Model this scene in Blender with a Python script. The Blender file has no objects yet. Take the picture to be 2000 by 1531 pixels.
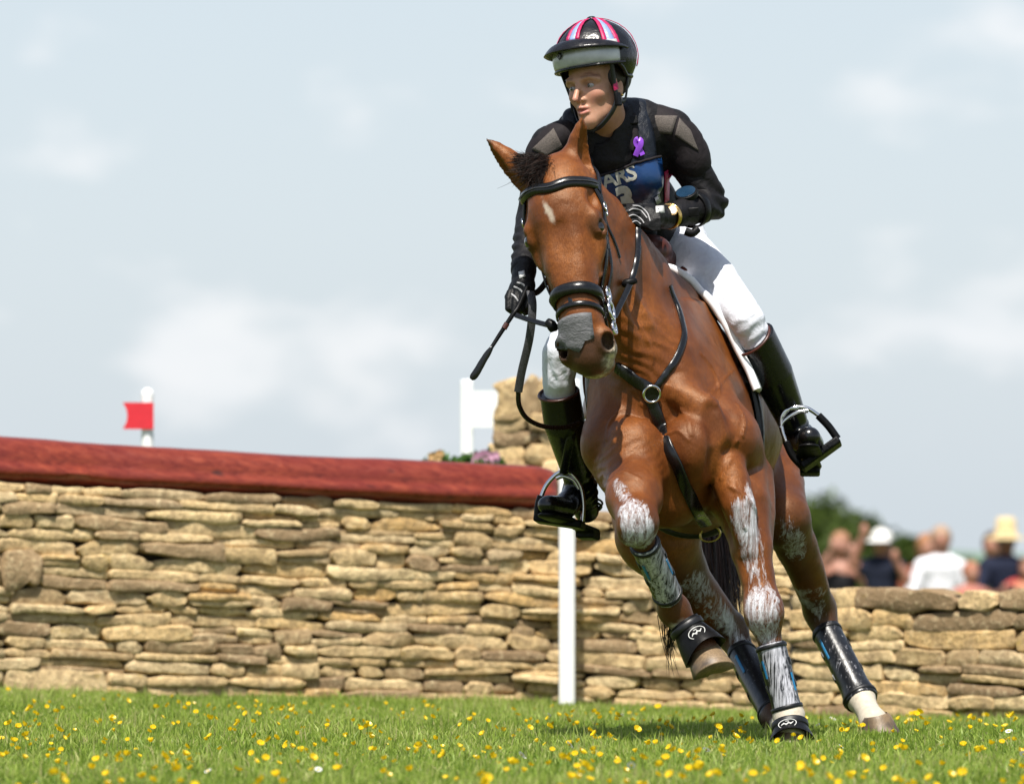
import bpy, bmesh, math, random
import numpy as np
from mathutils import Vector, Matrix
from mathutils.bvhtree import BVHTree

random.seed(7); rng = np.random.default_rng(7)
scene = bpy.context.scene
COL = scene.collection
R = math.radians

# ------------------------------------------------------------------ camera
CAM_H, CAM_D, FPX, HOR = 0.55, 20.0, 13600.0, 1085.0
cam_d = bpy.data.cameras.new('camera'); cam = bpy.data.objects.new('camera', cam_d); COL.objects.link(cam)
cam.location = (0, -CAM_D, CAM_H); cam.rotation_euler = (R(90), 0, 0)
cam_d.sensor_width = 36; cam_d.lens = FPX / 2000 * 36; cam_d.shift_y = (HOR - 765.5) / 2000
cam_d.clip_end = 20000; cam_d.clip_start = 0.5
cam_d.dof.use_dof = True; cam_d.dof.focus_distance = 20.15; cam_d.dof.aperture_fstop = 5.3
scene.camera = cam
scene.render.resolution_x = 1024; scene.render.resolution_y = 783
scene.view_settings.view_transform = 'Standard'; scene.view_settings.look = 'None'
scene.view_settings.exposure = 0.55; scene.view_settings.gamma = 1.0

# ------------------------------------------------------------------ world + sun
SUN = Vector((-0.05, -0.455, 0.885)).normalized()
SUN_EL = math.asin(SUN.z); SUN_AZ = math.atan2(SUN.x, SUN.y)
world = bpy.data.worlds.new('World'); scene.world = world; world.use_nodes = True
def build_world():
    nt = world.node_tree; N = nt.nodes; Lk = nt.links; N.clear()
    out = N.new('ShaderNodeOutputWorld'); bg = N.new('ShaderNodeBackground'); bg.inputs['Strength'].default_value = 0.082
    sky = N.new('ShaderNodeTexSky'); sky.sky_type = 'NISHITA'; sky.sun_disc = False
    sky.sun_elevation = SUN_EL; sky.sun_rotation = SUN_AZ; sky.air_density = 1.0; sky.dust_density = 1.6; sky.ozone_density = 1.6
    tc = N.new('ShaderNodeTexCoord'); mp = N.new('ShaderNodeMapping'); mp.inputs['Scale'].default_value = (1, 1, 1.9)
    mp.inputs['Location'].default_value = (0.37, 0.21, 0.133)
    Lk.new(tc.outputs['Generated'], mp.inputs['Vector'])
    n1 = N.new('ShaderNodeTexNoise'); n1.inputs['Scale'].default_value = 24; n1.inputs['Detail'].default_value = 4.5; n1.inputs['Roughness'].default_value = 0.5
    Lk.new(mp.outputs['Vector'], n1.inputs['Vector'])
    r1 = N.new('ShaderNodeValToRGB'); r1.color_ramp.interpolation = 'EASE'
    r1.color_ramp.elements[0].position = 0.50; r1.color_ramp.elements[0].color = (0, 0, 0, 1)
    r1.color_ramp.elements[1].position = 0.68; r1.color_ramp.elements[1].color = (1, 1, 1, 1)
    Lk.new(n1.outputs['Fac'], r1.inputs['Fac'])
    n2 = N.new('ShaderNodeTexNoise'); n2.inputs['Scale'].default_value = 34; n2.inputs['Detail'].default_value = 4
    Lk.new(mp.outputs['Vector'], n2.inputs['Vector'])
    cc = N.new('ShaderNodeMix'); cc.data_type = 'RGBA'
    cc.inputs['A'].default_value = (7.9, 8.1, 8.4, 1); cc.inputs['B'].default_value = (9.4, 9.1, 8.95, 1)
    Lk.new(n2.outputs['Fac'], cc.inputs['Factor'])
    # pale haze veil, thinned upward to weaken the fill light, then the cumulus
    veil = N.new('ShaderNodeMix'); veil.data_type = 'RGBA'; vf = N.new('ShaderNodeMapRange'); vf.interpolation_type = 'SMOOTHSTEP'; vf.inputs['From Min'].default_value = 0.0; vf.inputs['From Max'].default_value = 0.45; vf.inputs['To Min'].default_value = 0.72; vf.inputs['To Max'].default_value = 0.12
    sx = N.new('ShaderNodeSeparateXYZ'); Lk.new(tc.outputs['Generated'], sx.inputs[0]); Lk.new(sx.outputs['Z'], vf.inputs['Value']); Lk.new(vf.outputs['Result'], veil.inputs['Factor'])
    veil.inputs['B'].default_value = (6.7, 7.45, 8.15, 1)
    Lk.new(sky.outputs['Color'], veil.inputs['A'])
    mx = N.new('ShaderNodeMix'); mx.data_type = 'RGBA'
    mu = N.new('ShaderNodeMath'); mu.operation = 'MULTIPLY'; mu.inputs[1].default_value = 0.6
    Lk.new(r1.outputs['Color'], mu.inputs[0]); Lk.new(mu.outputs[0], mx.inputs['Factor'])
    Lk.new(veil.outputs['Result'], mx.inputs['A']); Lk.new(cc.outputs['Result'], mx.inputs['B'])
    Lk.new(mx.outputs['Result'], bg.inputs['Color']); Lk.new(bg.outputs[0], out.inputs['Surface'])
build_world()
sun_d = bpy.data.lights.new('sun', 'SUN'); sun_d.energy = 5.0; sun_d.angle = R(0.6); sun_d.color = (1.0, 0.95, 0.87)
sun = bpy.data.objects.new('sun', sun_d); COL.objects.link(sun)
sun.rotation_euler = SUN.to_track_quat('Z', 'Y').to_euler(); sun.location = (3, -6, 12)

# ------------------------------------------------------------------ helpers
def P(x, y, Y=0.0):
    d = CAM_D + Y
    return np.array([(x - 1000.0) * d / FPX, Y, CAM_H + (HOR - y) * d / FPX])
def nrm(v):
    v = np.asarray(v, float); return v / (np.linalg.norm(v) + 1e-12)
def tag(o, label=None, cat=None, group=None, kind=None):
    if label: o['label'] = label
    if cat: o['category'] = cat
    if group: o['group'] = group
    if kind: o['kind'] = kind
    return o
def empty(name, loc, parent=None):
    o = bpy.data.objects.new(name, None); COL.objects.link(o); o.location = loc; o.empty_display_size = 0.1
    if parent: attach(o, parent)
    return o
def attach(o, parent):
    o.parent = parent
    o.matrix_parent_inverse = Matrix.Translation(-Vector(world_loc(parent)))
def world_loc(o):
    # all roots are translation only
    v = Vector(o.location)
    return v
def mesh_obj(name, V, F, mat, parent=None, smooth=True, attrs=None):
    me = bpy.data.meshes.new(name)
    V = np.asarray(V, np.float32)
    if isinstance(F, np.ndarray) and F.ndim == 2:
        me.vertices.add(len(V)); me.vertices.foreach_set('co', V.ravel())
        n, k = F.shape
        me.loops.add(n * k); me.loops.foreach_set('vertex_index', F.astype(np.int32).ravel())
        me.polygons.add(n); me.polygons.foreach_set('loop_start', np.arange(0, n * k, k, dtype=np.int32))
        me.update(calc_edges=True)
    else:
        me.from_pydata([tuple(map(float, v)) for v in V], [], [tuple(int(i) for i in f) for f in F]); me.update()
    if smooth:
        me.polygons.foreach_set('use_smooth', np.ones(len(me.polygons), bool))
        if len(me.polygons) < 6000: me.set_sharp_from_angle(angle=R(80))
    if attrs:
        for an, av in attrs.items():
            a = me.attributes.new(an, 'FLOAT', 'POINT'); a.data.foreach_set('value', np.asarray(av, np.float32))
    o = bpy.data.objects.new(name, me); COL.objects.link(o)
    for m in (mat if isinstance(mat, (list, tuple)) else [mat]): me.materials.append(m)
    if parent: attach(o, parent)
    return o

# ---- vectorised value noise (for shapes)
def vnoise(p, seed=0):
    p = np.asarray(p, float); i = np.floor(p).astype(np.int64); f = p - i; f = f * f * (3 - 2 * f)
    def h(a, b, c):
        n = (a * 374761393 + b * 668265263 + c * 2147483647 + seed * 1274126177) & 0xffffffff
        n = ((n ^ (n >> 13)) * 1274126177) & 0xffffffff
        return ((n ^ (n >> 16)) & 0xffff) / 32767.5 - 1.0
    r = 0
    for a in (0, 1):
        for b in (0, 1):
            for c in (0, 1):
                w = (f[..., 0] if a else 1 - f[..., 0]) * (f[..., 1] if b else 1 - f[..., 1]) * (f[..., 2] if c else 1 - f[..., 2])
                r = r + w * h(i[..., 0] + a, i[..., 1] + b, i[..., 2] + c)
    return r
def fbm(p, seed=0, o=3):
    p = np.asarray(p, float); r = 0; a = 1.0
    for k in range(o): r = r + a * vnoise(p * 2 ** k, seed + k); a *= 0.5
    return r

# ---- SDF modelling: primitives are (bbox, function); a Field unions them smoothly and a surface-net mesher extracts the skin
def ell(c, r, axes=None):
    c = np.asarray(c, float); r = np.asarray(r, float)
    A = np.eye(3) if axes is None else np.array([nrm(a) for a in axes])
    ext = np.sqrt(((A * r[:, None]) ** 2).sum(0))
    def f(x, y, z):
        dx, dy, dz = x - c[0], y - c[1], z - c[2]
        q = [(A[i, 0] * dx + A[i, 1] * dy + A[i, 2] * dz) / r[i] for i in range(3)]
        k0 = np.sqrt(q[0] ** 2 + q[1] ** 2 + q[2] ** 2)
        k1 = np.sqrt((q[0] / r[0]) ** 2 + (q[1] / r[1]) ** 2 + (q[2] / r[2]) ** 2) + 1e-9
        return (k0 * (k0 - 1) / k1).astype(np.float32)
    return (c - ext, c + ext, f)
def chain(pts, rad, flat=None, ratio=1.0):
    pts = np.asarray(pts, float); rad = np.asarray(rad, float)
    lo = (pts - rad[:, None]).min(0); hi = (pts + rad[:, None]).max(0)
    fl = None if flat is None else nrm(flat)
    def f(x, y, z):
        d = None
        for i in range(len(pts) - 1):
            a, b = pts[i], pts[i + 1]; ba = b - a
            dx, dy, dz = x - a[0], y - a[1], z - a[2]
            if fl is not None:
                bf = ba @ fl; w = dx * fl[0] + dy * fl[1] + dz * fl[2]
                t = np.clip((dx * ba[0] + dy * ba[1] + dz * ba[2]) / (ba @ ba), 0, 1)
                ex, ey, ez = dx - t * ba[0], dy - t * ba[1], dz - t * ba[2]
                w = (ex * fl[0] + ey * fl[1] + ez * fl[2]) * (ratio - 1)
                ex, ey, ez = ex + w * fl[0], ey + w * fl[1], ez + w * fl[2]
            else:
                t = np.clip((dx * ba[0] + dy * ba[1] + dz * ba[2]) / (ba @ ba), 0, 1)
                ex, ey, ez = dx - t * ba[0], dy - t * ba[1], dz - t * ba[2]
            s = np.sqrt(ex * ex + ey * ey + ez * ez) - (rad[i] + (rad[i + 1] - rad[i]) * t)
            d = s if d is None else np.minimum(d, s)
        return d.astype(np.float32)
    return (lo, hi, f)
def box(c, half, axes=None, r=0.0):
    c = np.asarray(c, float); half = np.asarray(half, float); A = np.eye(3) if axes is None else np.array([nrm(a) for a in axes])
    ext = (np.abs(A) * half[:, None]).sum(0)
    def f(x, y, z):
        dx, dy, dz = x - c[0], y - c[1], z - c[2]
        q = [np.abs(A[i, 0] * dx + A[i, 1] * dy + A[i, 2] * dz) - (half[i] - r) for i in range(3)]
        o = np.sqrt(sum(np.maximum(v, 0) ** 2 for v in q)); n = np.minimum(np.maximum(q[0], np.maximum(q[1], q[2])), 0)
        return (o + n - r).astype(np.float32)
    return (c - ext, c + ext, f)
def half(c, n):           # half space: inside where (p-c).n < 0
    c = np.asarray(c, float); n = nrm(n)
    return (None, None, lambda x, y, z: ((x - c[0]) * n[0] + (y - c[1]) * n[1] + (z - c[2]) * n[2]).astype(np.float32))
def smin(a, b, k):
    if k <= 0: return np.minimum(a, b)
    h = np.clip(0.5 + 0.5 * (b - a) / k, 0, 1); return b + (a - b) * h - k * h * (1 - h)
class Field:
    def __init__(s, res): s.res = res; s.ops = []
    def add(s, prim, k=0.02): s.ops.append(('u', prim, k)); return s
    def sub(s, prim, k=0.01): s.ops.append(('s', prim, k)); return s
    def cut(s, prim, k=0.0): s.ops.append(('i', prim, k)); return s
    def build(s):
        lo = np.min([o[1][0] for o in s.ops if o[0] == 'u'], 0) - 3 * s.res - 0.01
        hi = np.max([o[1][1] for o in s.ops if o[0] == 'u'], 0) + 3 * s.res + 0.01
        n = np.ceil((hi - lo) / s.res).astype(int) + 1
        ax = [(lo[i] + s.res * np.arange(n[i])).astype(np.float32) for i in range(3)]
        f = np.full(n, 9.0, np.float32)
        for op, (a, b, fn), k in s.ops:
            if a is None: sl = (slice(None),) * 3
            else:
                pad = k + 3 * s.res
                i0 = np.clip(np.floor((a - pad - lo) / s.res).astype(int), 0, n); i1 = np.clip(np.ceil((b + pad - lo) / s.res).astype(int) + 1, 0, n)
                if (i1 <= i0).any(): continue
                sl = tuple(slice(i0[j], i1[j]) for j in range(3))
            d = fn(ax[0][sl[0]][:, None, None], ax[1][sl[1]][None, :, None], ax[2][sl[2]][None, None, :])
            g = f[sl]
            if op == 'u': f[sl] = smin(g, d, k)
            elif op == 's': f[sl] = -smin(-g, d, k)
            else: f[sl] = -smin(-g, -d, k)
        return surface_net(f, lo, s.res)
def surface_net(f, lo, res, smooth=2):
    n = f.shape; ins = f < 0
    act = np.zeros((n[0] - 1, n[1] - 1, n[2] - 1), bool); ref = ins[:-1, :-1, :-1]
    for a in (0, 1):
        for b in (0, 1):
            for c in (0, 1):
                if a + b + c: act |= ins[a:n[0] - 1 + a, b:n[1] - 1 + b, c:n[2] - 1 + c] != ref
    I = np.argwhere(act); idx = np.full(act.shape, -1, np.int32); idx[act] = np.arange(len(I))
    vals = {}
    for a in (0, 1):
        for b in (0, 1):
            for c in (0, 1): vals[a, b, c] = f[I[:, 0] + a, I[:, 1] + b, I[:, 2] + c]
    acc = np.zeros((len(I), 3), np.float32); cnt = np.zeros(len(I), np.float32)
    for a in (0, 1):
        for b in (0, 1):
            for axis in range(3):
                o0 = [a, b]; o0.insert(axis, 0); o1 = [a, b]; o1.insert(axis, 1)
                v0, v1 = vals[tuple(o0)], vals[tuple(o1)]; m = (v0 < 0) != (v1 < 0)
                t = np.where(m, v0 / np.where(m, v0 - v1, 1), 0)
                p = np.tile(np.array(o0, np.float32), (len(I), 1)); p[:, axis] = t
                acc[m] += p[m]; cnt[m] += 1
    V = (I + acc / np.maximum(cnt, 1)[:, None]) * res + lo
    Q = []
    for axis in range(3):
        s0 = [slice(None)] * 3; s1 = [slice(None)] * 3; s0[axis] = slice(0, -1); s1[axis] = slice(1, None)
        A = ins[tuple(s0)]; B = ins[tuple(s1)]
        E = np.argwhere(A != B); u, v = [(1, 2), (2, 0), (0, 1)][axis]
        ok = (E[:, u] > 0) & (E[:, v] > 0) & (E[:, u] < n[u] - 1) & (E[:, v] < n[v] - 1); E = E[ok]
        fl = A[E[:, 0], E[:, 1], E[:, 2]]
        def cell(du, dv):
            c = E.copy(); c[:, u] += du; c[:, v] += dv; return idx[c[:, 0], c[:, 1], c[:, 2]]
        q = np.stack([cell(-1, -1), cell(0, -1), cell(0, 0), cell(-1, 0)], 1)
        q[~fl] = q[~fl][:, ::-1]; Q.append(q)
    Q = np.concatenate(Q)
    Q = Q[(Q >= 0).all(1)]
    for _ in range(smooth): V = relax(V, Q, 0.5); V = relax(V, Q, -0.52)
    return V, Q
def relax(V, Q, w):
    s = np.zeros_like(V); c = np.zeros(len(V))
    for i in range(4):
        a, b = Q[:, i], Q[:, (i + 1) % 4]
        for j in range(3):
            s[:, j] += np.bincount(a, V[b, j], len(V)) + np.bincount(b, V[a, j], len(V))
        c += np.bincount(a, minlength=len(V)) + np.bincount(b, minlength=len(V))
    return V + w * (s / np.maximum(c, 1)[:, None] - V)
def normals(V, Q):
    a = V[Q[:, 2]] - V[Q[:, 0]]; b = V[Q[:, 3]] - V[Q[:, 1]]; fn = np.cross(a, b); N = np.zeros_like(V)
    for i in range(4):
        for j in range(3): N[:, j] += np.bincount(Q[:, i], fn[:, j], len(V))
    return N / (np.linalg.norm(N, axis=1)[:, None] + 1e-12)
def sstep(a, b, x):
    t = np.clip((x - a) / (b - a), 0, 1); return t * t * (3 - 2 * t)
def seg_t(V, a, b):
    a = np.asarray(a); b = np.asarray(b); return ((V - a) @ (b - a)) / ((b - a) @ (b - a))
def dist(V, c): return np.linalg.norm(V - np.asarray(c), axis=1)
def merge(parts):
    Vs, Fs, o = [], [], 0
    for V, F in parts:
        Vs.append(np.asarray(V, float)); Fs += [tuple(int(i) + o for i in f) for f in F]; o += len(V)
    return np.concatenate(Vs), Fs
def catmull(pts, n):
    p = np.asarray(pts, float); p = np.vstack([2 * p[0] - p[1], p, 2 * p[-1] - p[-2]]); out = []
    m = len(p) - 3
    for q in np.linspace(0, m, n):
        i = min(int(q), m - 1); t = q - i; a, b, c, d = p[i:i + 4]
        out.append(0.5 * (2 * b + (c - a) * t + (2 * a - 5 * b + 4 * c - d) * t * t + (3 * b - a - 3 * c + d) * t ** 3))
    return np.array(out)
def tube(pts, rad, sides=8, cap=True):
    pts = np.asarray(pts, float); n = len(pts); rad = np.broadcast_to(np.asarray(rad, float), (n,))
    T = np.gradient(pts, axis=0); V = []; up = np.array([0.13, 0.31, 0.94])
    u = nrm(np.cross(T[0], up))
    for i in range(n):
        t = nrm(T[i]); u = nrm(u - t * (u @ t)); v = np.cross(t, u)
        for k in range(sides):
            a = 2 * math.pi * k / sides; V.append(pts[i] + rad[i] * (math.cos(a) * u + math.sin(a) * v))
    F = [(i * sides + k, i * sides + (k + 1) % sides, (i + 1) * sides + (k + 1) % sides, (i + 1) * sides + k) for i in range(n - 1) for k in range(sides)]
    if cap: F += [tuple(range(sides))[::-1], tuple((n - 1) * sides + k for k in range(sides))]
    return np.array(V), F
def band(pts, nor, w, th, closed=False, pad=0.1):
    # flat strap: rounded-rectangle section swept along pts with outward normals nor
    pts = np.asarray(pts, float); nor = np.asarray(nor, float); n = len(pts)
    w = np.broadcast_to(np.asarray(w, float), (n,)); T = np.gradient(pts, axis=0)
    if closed: T = np.roll(pts, -1, 0) - np.roll(pts, 1, 0)
    prof = [(-1, 0), (-1, .6), (-.8, 1), (0, 1 + pad), (.8, 1), (1, .6), (1, 0)]
    V = []
    for i in range(n):
        t = nrm(T[i]); m = nrm(nor[i] - t * (nor[i] @ t)); s = np.cross(t, m)
        for a, b in prof: V.append(pts[i] + s * a * w[i] / 2 + m * b * th)
    k = len(prof); F = []
    for i in range(n if closed else n - 1):
        j = (i + 1) % n
        for q in range(k): F.append((i * k + q, i * k + (q + 1) % k, j * k + (q + 1) % k, j * k + q))
    if not closed: F += [tuple(range(k))[::-1], tuple((n - 1) * k + q for q in range(k))]
    return np.array(V), F
def ring(c, ax1, ax2, r, tr, n=24, sides=8):
    c = np.asarray(c, float); a = np.linspace(0, 2 * math.pi, n, endpoint=False)
    r1, r2 = (r if isinstance(r, tuple) else (r, r)); ax1 = nrm(ax1); ax2 = nrm(ax2); nn = np.cross(ax1, ax2); V = []
    for t in a:
        e = math.cos(t) * r1 * ax1 + math.sin(t) * r2 * ax2; en = nrm(e)
        for k in range(sides):
            q = 2 * math.pi * k / sides; V.append(c + e + tr * (math.cos(q) * en + math.sin(q) * nn))
    F = [(i * sides + k, i * sides + (k + 1) % sides, ((i + 1) % n) * sides + (k + 1) % sides, ((i + 1) % n) * sides + k) for i in range(n) for k in range(sides)]
    return np.array(V), F
def slab(poly, nor, th):       # polygon (3D points) extruded by th along nor
    p = np.asarray(poly, float); n = len(p); nor = nrm(nor)
    V = np.vstack([p, p + nor * th]); F = [tuple(range(n))[::-1], tuple(range(n, 2 * n))] + [(i, (i + 1) % n, n + (i + 1) % n, n + i) for i in range(n)]
    return V, F
def boxmesh(c, half_, axes=None):
    A = np.eye(3) if axes is None else np.array([nrm(a) for a in axes]); V = []
    for s in ((-1, -1, -1), (1, -1, -1), (1, 1, -1), (-1, 1, -1), (-1, -1, 1), (1, -1, 1), (1, 1, 1), (-1, 1, 1)):
        V.append(np.asarray(c) + sum(s[i] * half_[i] * A[i] for i in range(3)))
    return np.array(V), [(3, 2, 1, 0), (4, 5, 6, 7), (0, 1, 5, 4), (1, 2, 6, 5), (2, 3, 7, 6), (3, 0, 4, 7)]
def bevel_obj(o, w=0.003, seg=2):
    m = o.modifiers.new('bevel', 'BEVEL'); m.width = w; m.segments = seg; m.limit_method = 'ANGLE'
    return o

# ------------------------------------------------------------------ materials
class MB:
    """small node-material builder"""
    def __init__(s, name):
        s.m = bpy.data.materials.new(name); s.m.use_nodes = True; s.nt = s.m.node_tree; s.N = s.nt.nodes; s.L = s.nt.links
        s.b = s.N['Principled BSDF']; s.co = None
    def coord(s, kind='Object', scale=(1, 1, 1)):
        t = s.N.new('ShaderNodeTexCoord'); mp = s.N.new('ShaderNodeMapping'); mp.inputs['Scale'].default_value = scale
        s.L.new(t.outputs[kind], mp.inputs['Vector']); return mp.outputs['Vector']
    def noise(s, scale, detail=3, rough=0.55, vec=None, dist=0.0):
        n = s.N.new('ShaderNodeTexNoise'); n.inputs['Scale'].default_value = scale; n.inputs['Detail'].default_value = detail
        n.inputs['Roughness'].default_value = rough; n.inputs['Distortion'].default_value = dist
        s.L.new(vec if vec is not None else s.coord(), n.inputs['Vector']); return n.outputs['Fac']
    def vor(s, scale, vec=None, feature='F1', out='Distance'):
        n = s.N.new('ShaderNodeTexVoronoi'); n.feature = feature; n.inputs['Scale'].default_value = scale
        s.L.new(vec if vec is not None else s.coord(), n.inputs['Vector']); return n.outputs[out]
    def ramp(s, fac, stops, interp='LINEAR'):
        r = s.N.new('ShaderNodeValToRGB'); r.color_ramp.interpolation = interp; e = r.color_ramp.elements
        while len(e) < len(stops): e.new(0.5)
        for q, (p, c) in zip(e, stops):
            q.position = p; q.color = (c if len(c) == 4 else (*c, 1)) if isinstance(c, (tuple, list)) else (c, c, c, 1)
        s.L.new(fac, r.inputs['Fac']); return r.outputs['Color']
    def mix(s, fac, a, b, mode='MIX'):
        m = s.N.new('ShaderNodeMix'); m.data_type = 'RGBA'; m.blend_type = mode
        for k, v in (('Factor', fac), ('A', a), ('B', b)):
            if isinstance(v, (int, float)): m.inputs[k].default_value = v if k == 'Factor' else (v, v, v, 1)
            elif isinstance(v, (tuple, list)): m.inputs[k].default_value = (*v[:3], 1)
            else: s.L.new(v, m.inputs[k])
        return m.outputs['Result']
    def math(s, op, a, b=None, clamp=False):
        m = s.N.new('ShaderNodeMath'); m.operation = op; m.use_clamp = clamp
        for i, v in enumerate((a, b)):
            if v is None: continue
            if isinstance(v, (int, float)): m.inputs[i].default_value = v
            else: s.L.new(v, m.inputs[i])
        return m.outputs[0]
    def attr(s, name):
        a = s.N.new('ShaderNodeAttribute'); a.attribute_name = name; return a.outputs['Fac']
    def rnd(s):
        return s.N.new('ShaderNodeObjectInfo').outputs['Random']
    def bump(s, h, strength=0.3, dist=0.01):
        b = s.N.new('ShaderNodeBump'); b.inputs['Strength'].default_value = strength; b.inputs['Distance'].default_value = dist
        s.L.new(h, b.inputs['Height']); s.L.new(b.outputs[0], s.b.inputs['Normal']); return s
    def set(s, **k):
        for n, v in k.items():
            n = {'color': 'Base Color', 'rough': 'Roughness', 'metal': 'Metallic', 'spec': 'Specular IOR Level', 'sheen': 'Sheen Weight', 'coat': 'Coat Weight',
                 'trans': 'Transmission Weight', 'sss': 'Subsurface Weight', 'coat_rough': 'Coat Roughness', 'emit': 'Emission Color', 'sheen_rough': 'Sheen Roughness'}[n]
            i = s.b.inputs[n]
            if isinstance(v, (int, float)): i.default_value = v
            elif isinstance(v, (tuple, list)): i.default_value = (*v[:3], 1)
            else: s.L.new(v, i)
        return s
def simple(name, col, rough=0.5, var=0.15, nscale=40, bump=0.15, bscale=300, bdist=0.002, metal=0.0, **kw):
    b = MB(name); n = b.noise(nscale, 4)
    dark = tuple(c * (1 - var) for c in col); lite = tuple(min(1, c * (1 + var)) for c in col)
    b.set(color=b.ramp(n, [(0.3, dark), (0.7, lite)]), metal=metal, **kw)
    b.set(rough=b.ramp(b.noise(nscale * 1.7, 3), [(0.3, max(0, rough - 0.07)), (0.7, min(1, rough + 0.07))]))
    if bump: b.bump(b.noise(bscale, 3), bump, bdist)
    return b.m
# ================================================================== ground
def base_z(xpx): return np.interp(xpx, [-400, 0, 1090, 1560, 2000, 2400], [0.05, 0.03, -0.032, -0.065, -0.07, -0.075])
def gz(X, Y):
    X = np.asarray(X, float); Y = np.asarray(Y, float)
    xp = 1000 + X * FPX / np.maximum(CAM_D + Y, 3)
    near = base_z(np.clip(xp, -400, 2400)) * sstep(1.2, 5.4, Y)
    far = np.interp(Y, [8.5, 40, 130, 400, 20000], [0, -0.95, -4.0, -9.0, -30.0])
    return near * (1 - sstep(9, 30, Y)) + far
def m_ground():
    b = MB('turf_soil'); n = b.noise(3.0, 5); n2 = b.noise(60, 4)
    c = b.mix(n2, b.ramp(n, [(0.3, (0.075, 0.105, 0.018)), (0.7, (0.11, 0.15, 0.026))]), (0.06, 0.085, 0.015))
    b.set(color=c, rough=0.95, spec=0.1).bump(n2, 0.6, 0.02); return b.m
def build_ground():
    ys = np.concatenate([np.linspace(-26, -6, 11), np.linspace(-5, 9, 57), np.linspace(10, 60, 26), np.geomspace(65, 19000, 30)])
    ts = np.concatenate([np.linspace(-1, -0.09, 12), np.linspace(-0.085, 0.085, 69), np.linspace(0.09, 1, 12)])
    V = []; 
    for y in ys:
        w = max(26 + y, 14) * 1.0
        X = ts * w * 1.15; V.append(np.stack([X, np.full_like(X, y), gz(X, y)], 1))
    V = np.concatenate(V); n = len(ts)
    F = np.array([(j * n + i, j * n + i + 1, (j + 1) * n + i + 1, (j + 1) * n + i) for j in range(len(ys) - 1) for i in range(n - 1)])
    tag(mesh_obj('ground', V, F, m_ground()), 'grass covered field falling away behind the wall', 'ground', kind='structure')
build_ground()

def m_blade():
    b = MB('grass_blade'); a = b.attr('tone'); t = b.attr('tip')
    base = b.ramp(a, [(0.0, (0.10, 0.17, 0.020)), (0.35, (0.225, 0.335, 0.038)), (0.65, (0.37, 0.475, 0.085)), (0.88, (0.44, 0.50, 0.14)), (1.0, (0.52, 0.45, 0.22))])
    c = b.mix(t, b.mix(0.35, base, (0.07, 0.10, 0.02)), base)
    b.set(color=c, rough=0.5, spec=0.35)
    tr = b.N.new('ShaderNodeBsdfTranslucent'); b.L.new(b.mix(0.3, c, (0.28, 0.40, 0.03)), tr.inputs['Color'])
    mx = b.N.new('ShaderNodeMixShader'); mx.inputs[0].default_value = 0.38; out = b.N['Material Output']
    b.L.new(b.b.outputs[0], mx.inputs[1]); b.L.new(tr.outputs[0], mx.inputs[2]); b.L.new(mx.outputs[0], out.inputs['Surface'])
    return b.m
def build_grass(n=350000):
    u = rng.random(n); Y = -3.9 + (u ** 0.93) * 11.2
    hw = 1.85 * (CAM_D + Y) / CAM_D; X = (rng.random(n) * 2 - 1) * hw
    patch = fbm(np.stack([X * 1.7, Y * 1.1, 0 * X], 1), 3)
    pf = fbm(np.stack([X * 9, Y * 6, 0 * X], 1), 9, 2)
    xp = 1000 + X * FPX / (CAM_D + Y)
    wallY = np.interp(xp, [-260, 0, 545, 1090, 1545, 2300], [5.72, 5.95, 6.45, 6.95, 6.3, 5.1])
    keep = Y < wallY - 0.02; X, Y, patch, pf, wallY = X[keep], Y[keep], patch[keep], pf[keep], wallY[keep]; n = len(X)
    h = (0.020 + 0.018 * rng.random(n) + 0.008 * patch + 0.009 * pf)
    h *= 1 + 0.7 * (rng.random(n) < 0.05) + 0.35 * sstep(0.35, 0.03, wallY - Y) * rng.random(n)
    h = np.maximum(h, 0.014)
    w = 0.0016 + 0.0016 * rng.random(n); a = rng.random(n) * 2 * math.pi
    lean = rng.random(n) ** 1.5 * 0.8; la = rng.random(n) * 2 * math.pi
    dx, dy = np.cos(la) * lean * h, np.sin(la) * lean * h
    sx, sy = np.cos(a) * w, np.sin(a) * w
    Z = gz(X, Y) - 0.004
    def vert(kx, kw, kz): return np.stack([X + dx * kx + sx * kw, Y + dy * kx + sy * kw, Z + h * kz], 1)
    V = np.stack([vert(0, -1, 0), vert(0, 1, 0), vert(.3, -.8, .55), vert(.3, .8, .55), vert(1, 0, 1 - 0.0)], 1)
    V[:, 4, 2] -= (lean * 0.25 * h)
    i = np.arange(n)[:, None] * 5
    F = np.concatenate([i + np.array([[0, 1, 2]]), i + np.array([[1, 3, 2]]), i + np.array([[2, 3, 4]])])
    tone = np.clip(0.46 + 0.26 * rng.standard_normal(n) + 0.17 * patch + 0.13 * pf, 0, 0.93); tone[rng.random(n) < 0.05] = 0.97
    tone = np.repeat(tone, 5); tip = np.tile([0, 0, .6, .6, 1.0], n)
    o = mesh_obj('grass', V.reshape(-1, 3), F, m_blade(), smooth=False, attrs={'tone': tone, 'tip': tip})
    tag(o, 'short green meadow grass in front of the stone wall', 'grass', kind='stuff')
build_grass()

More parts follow.
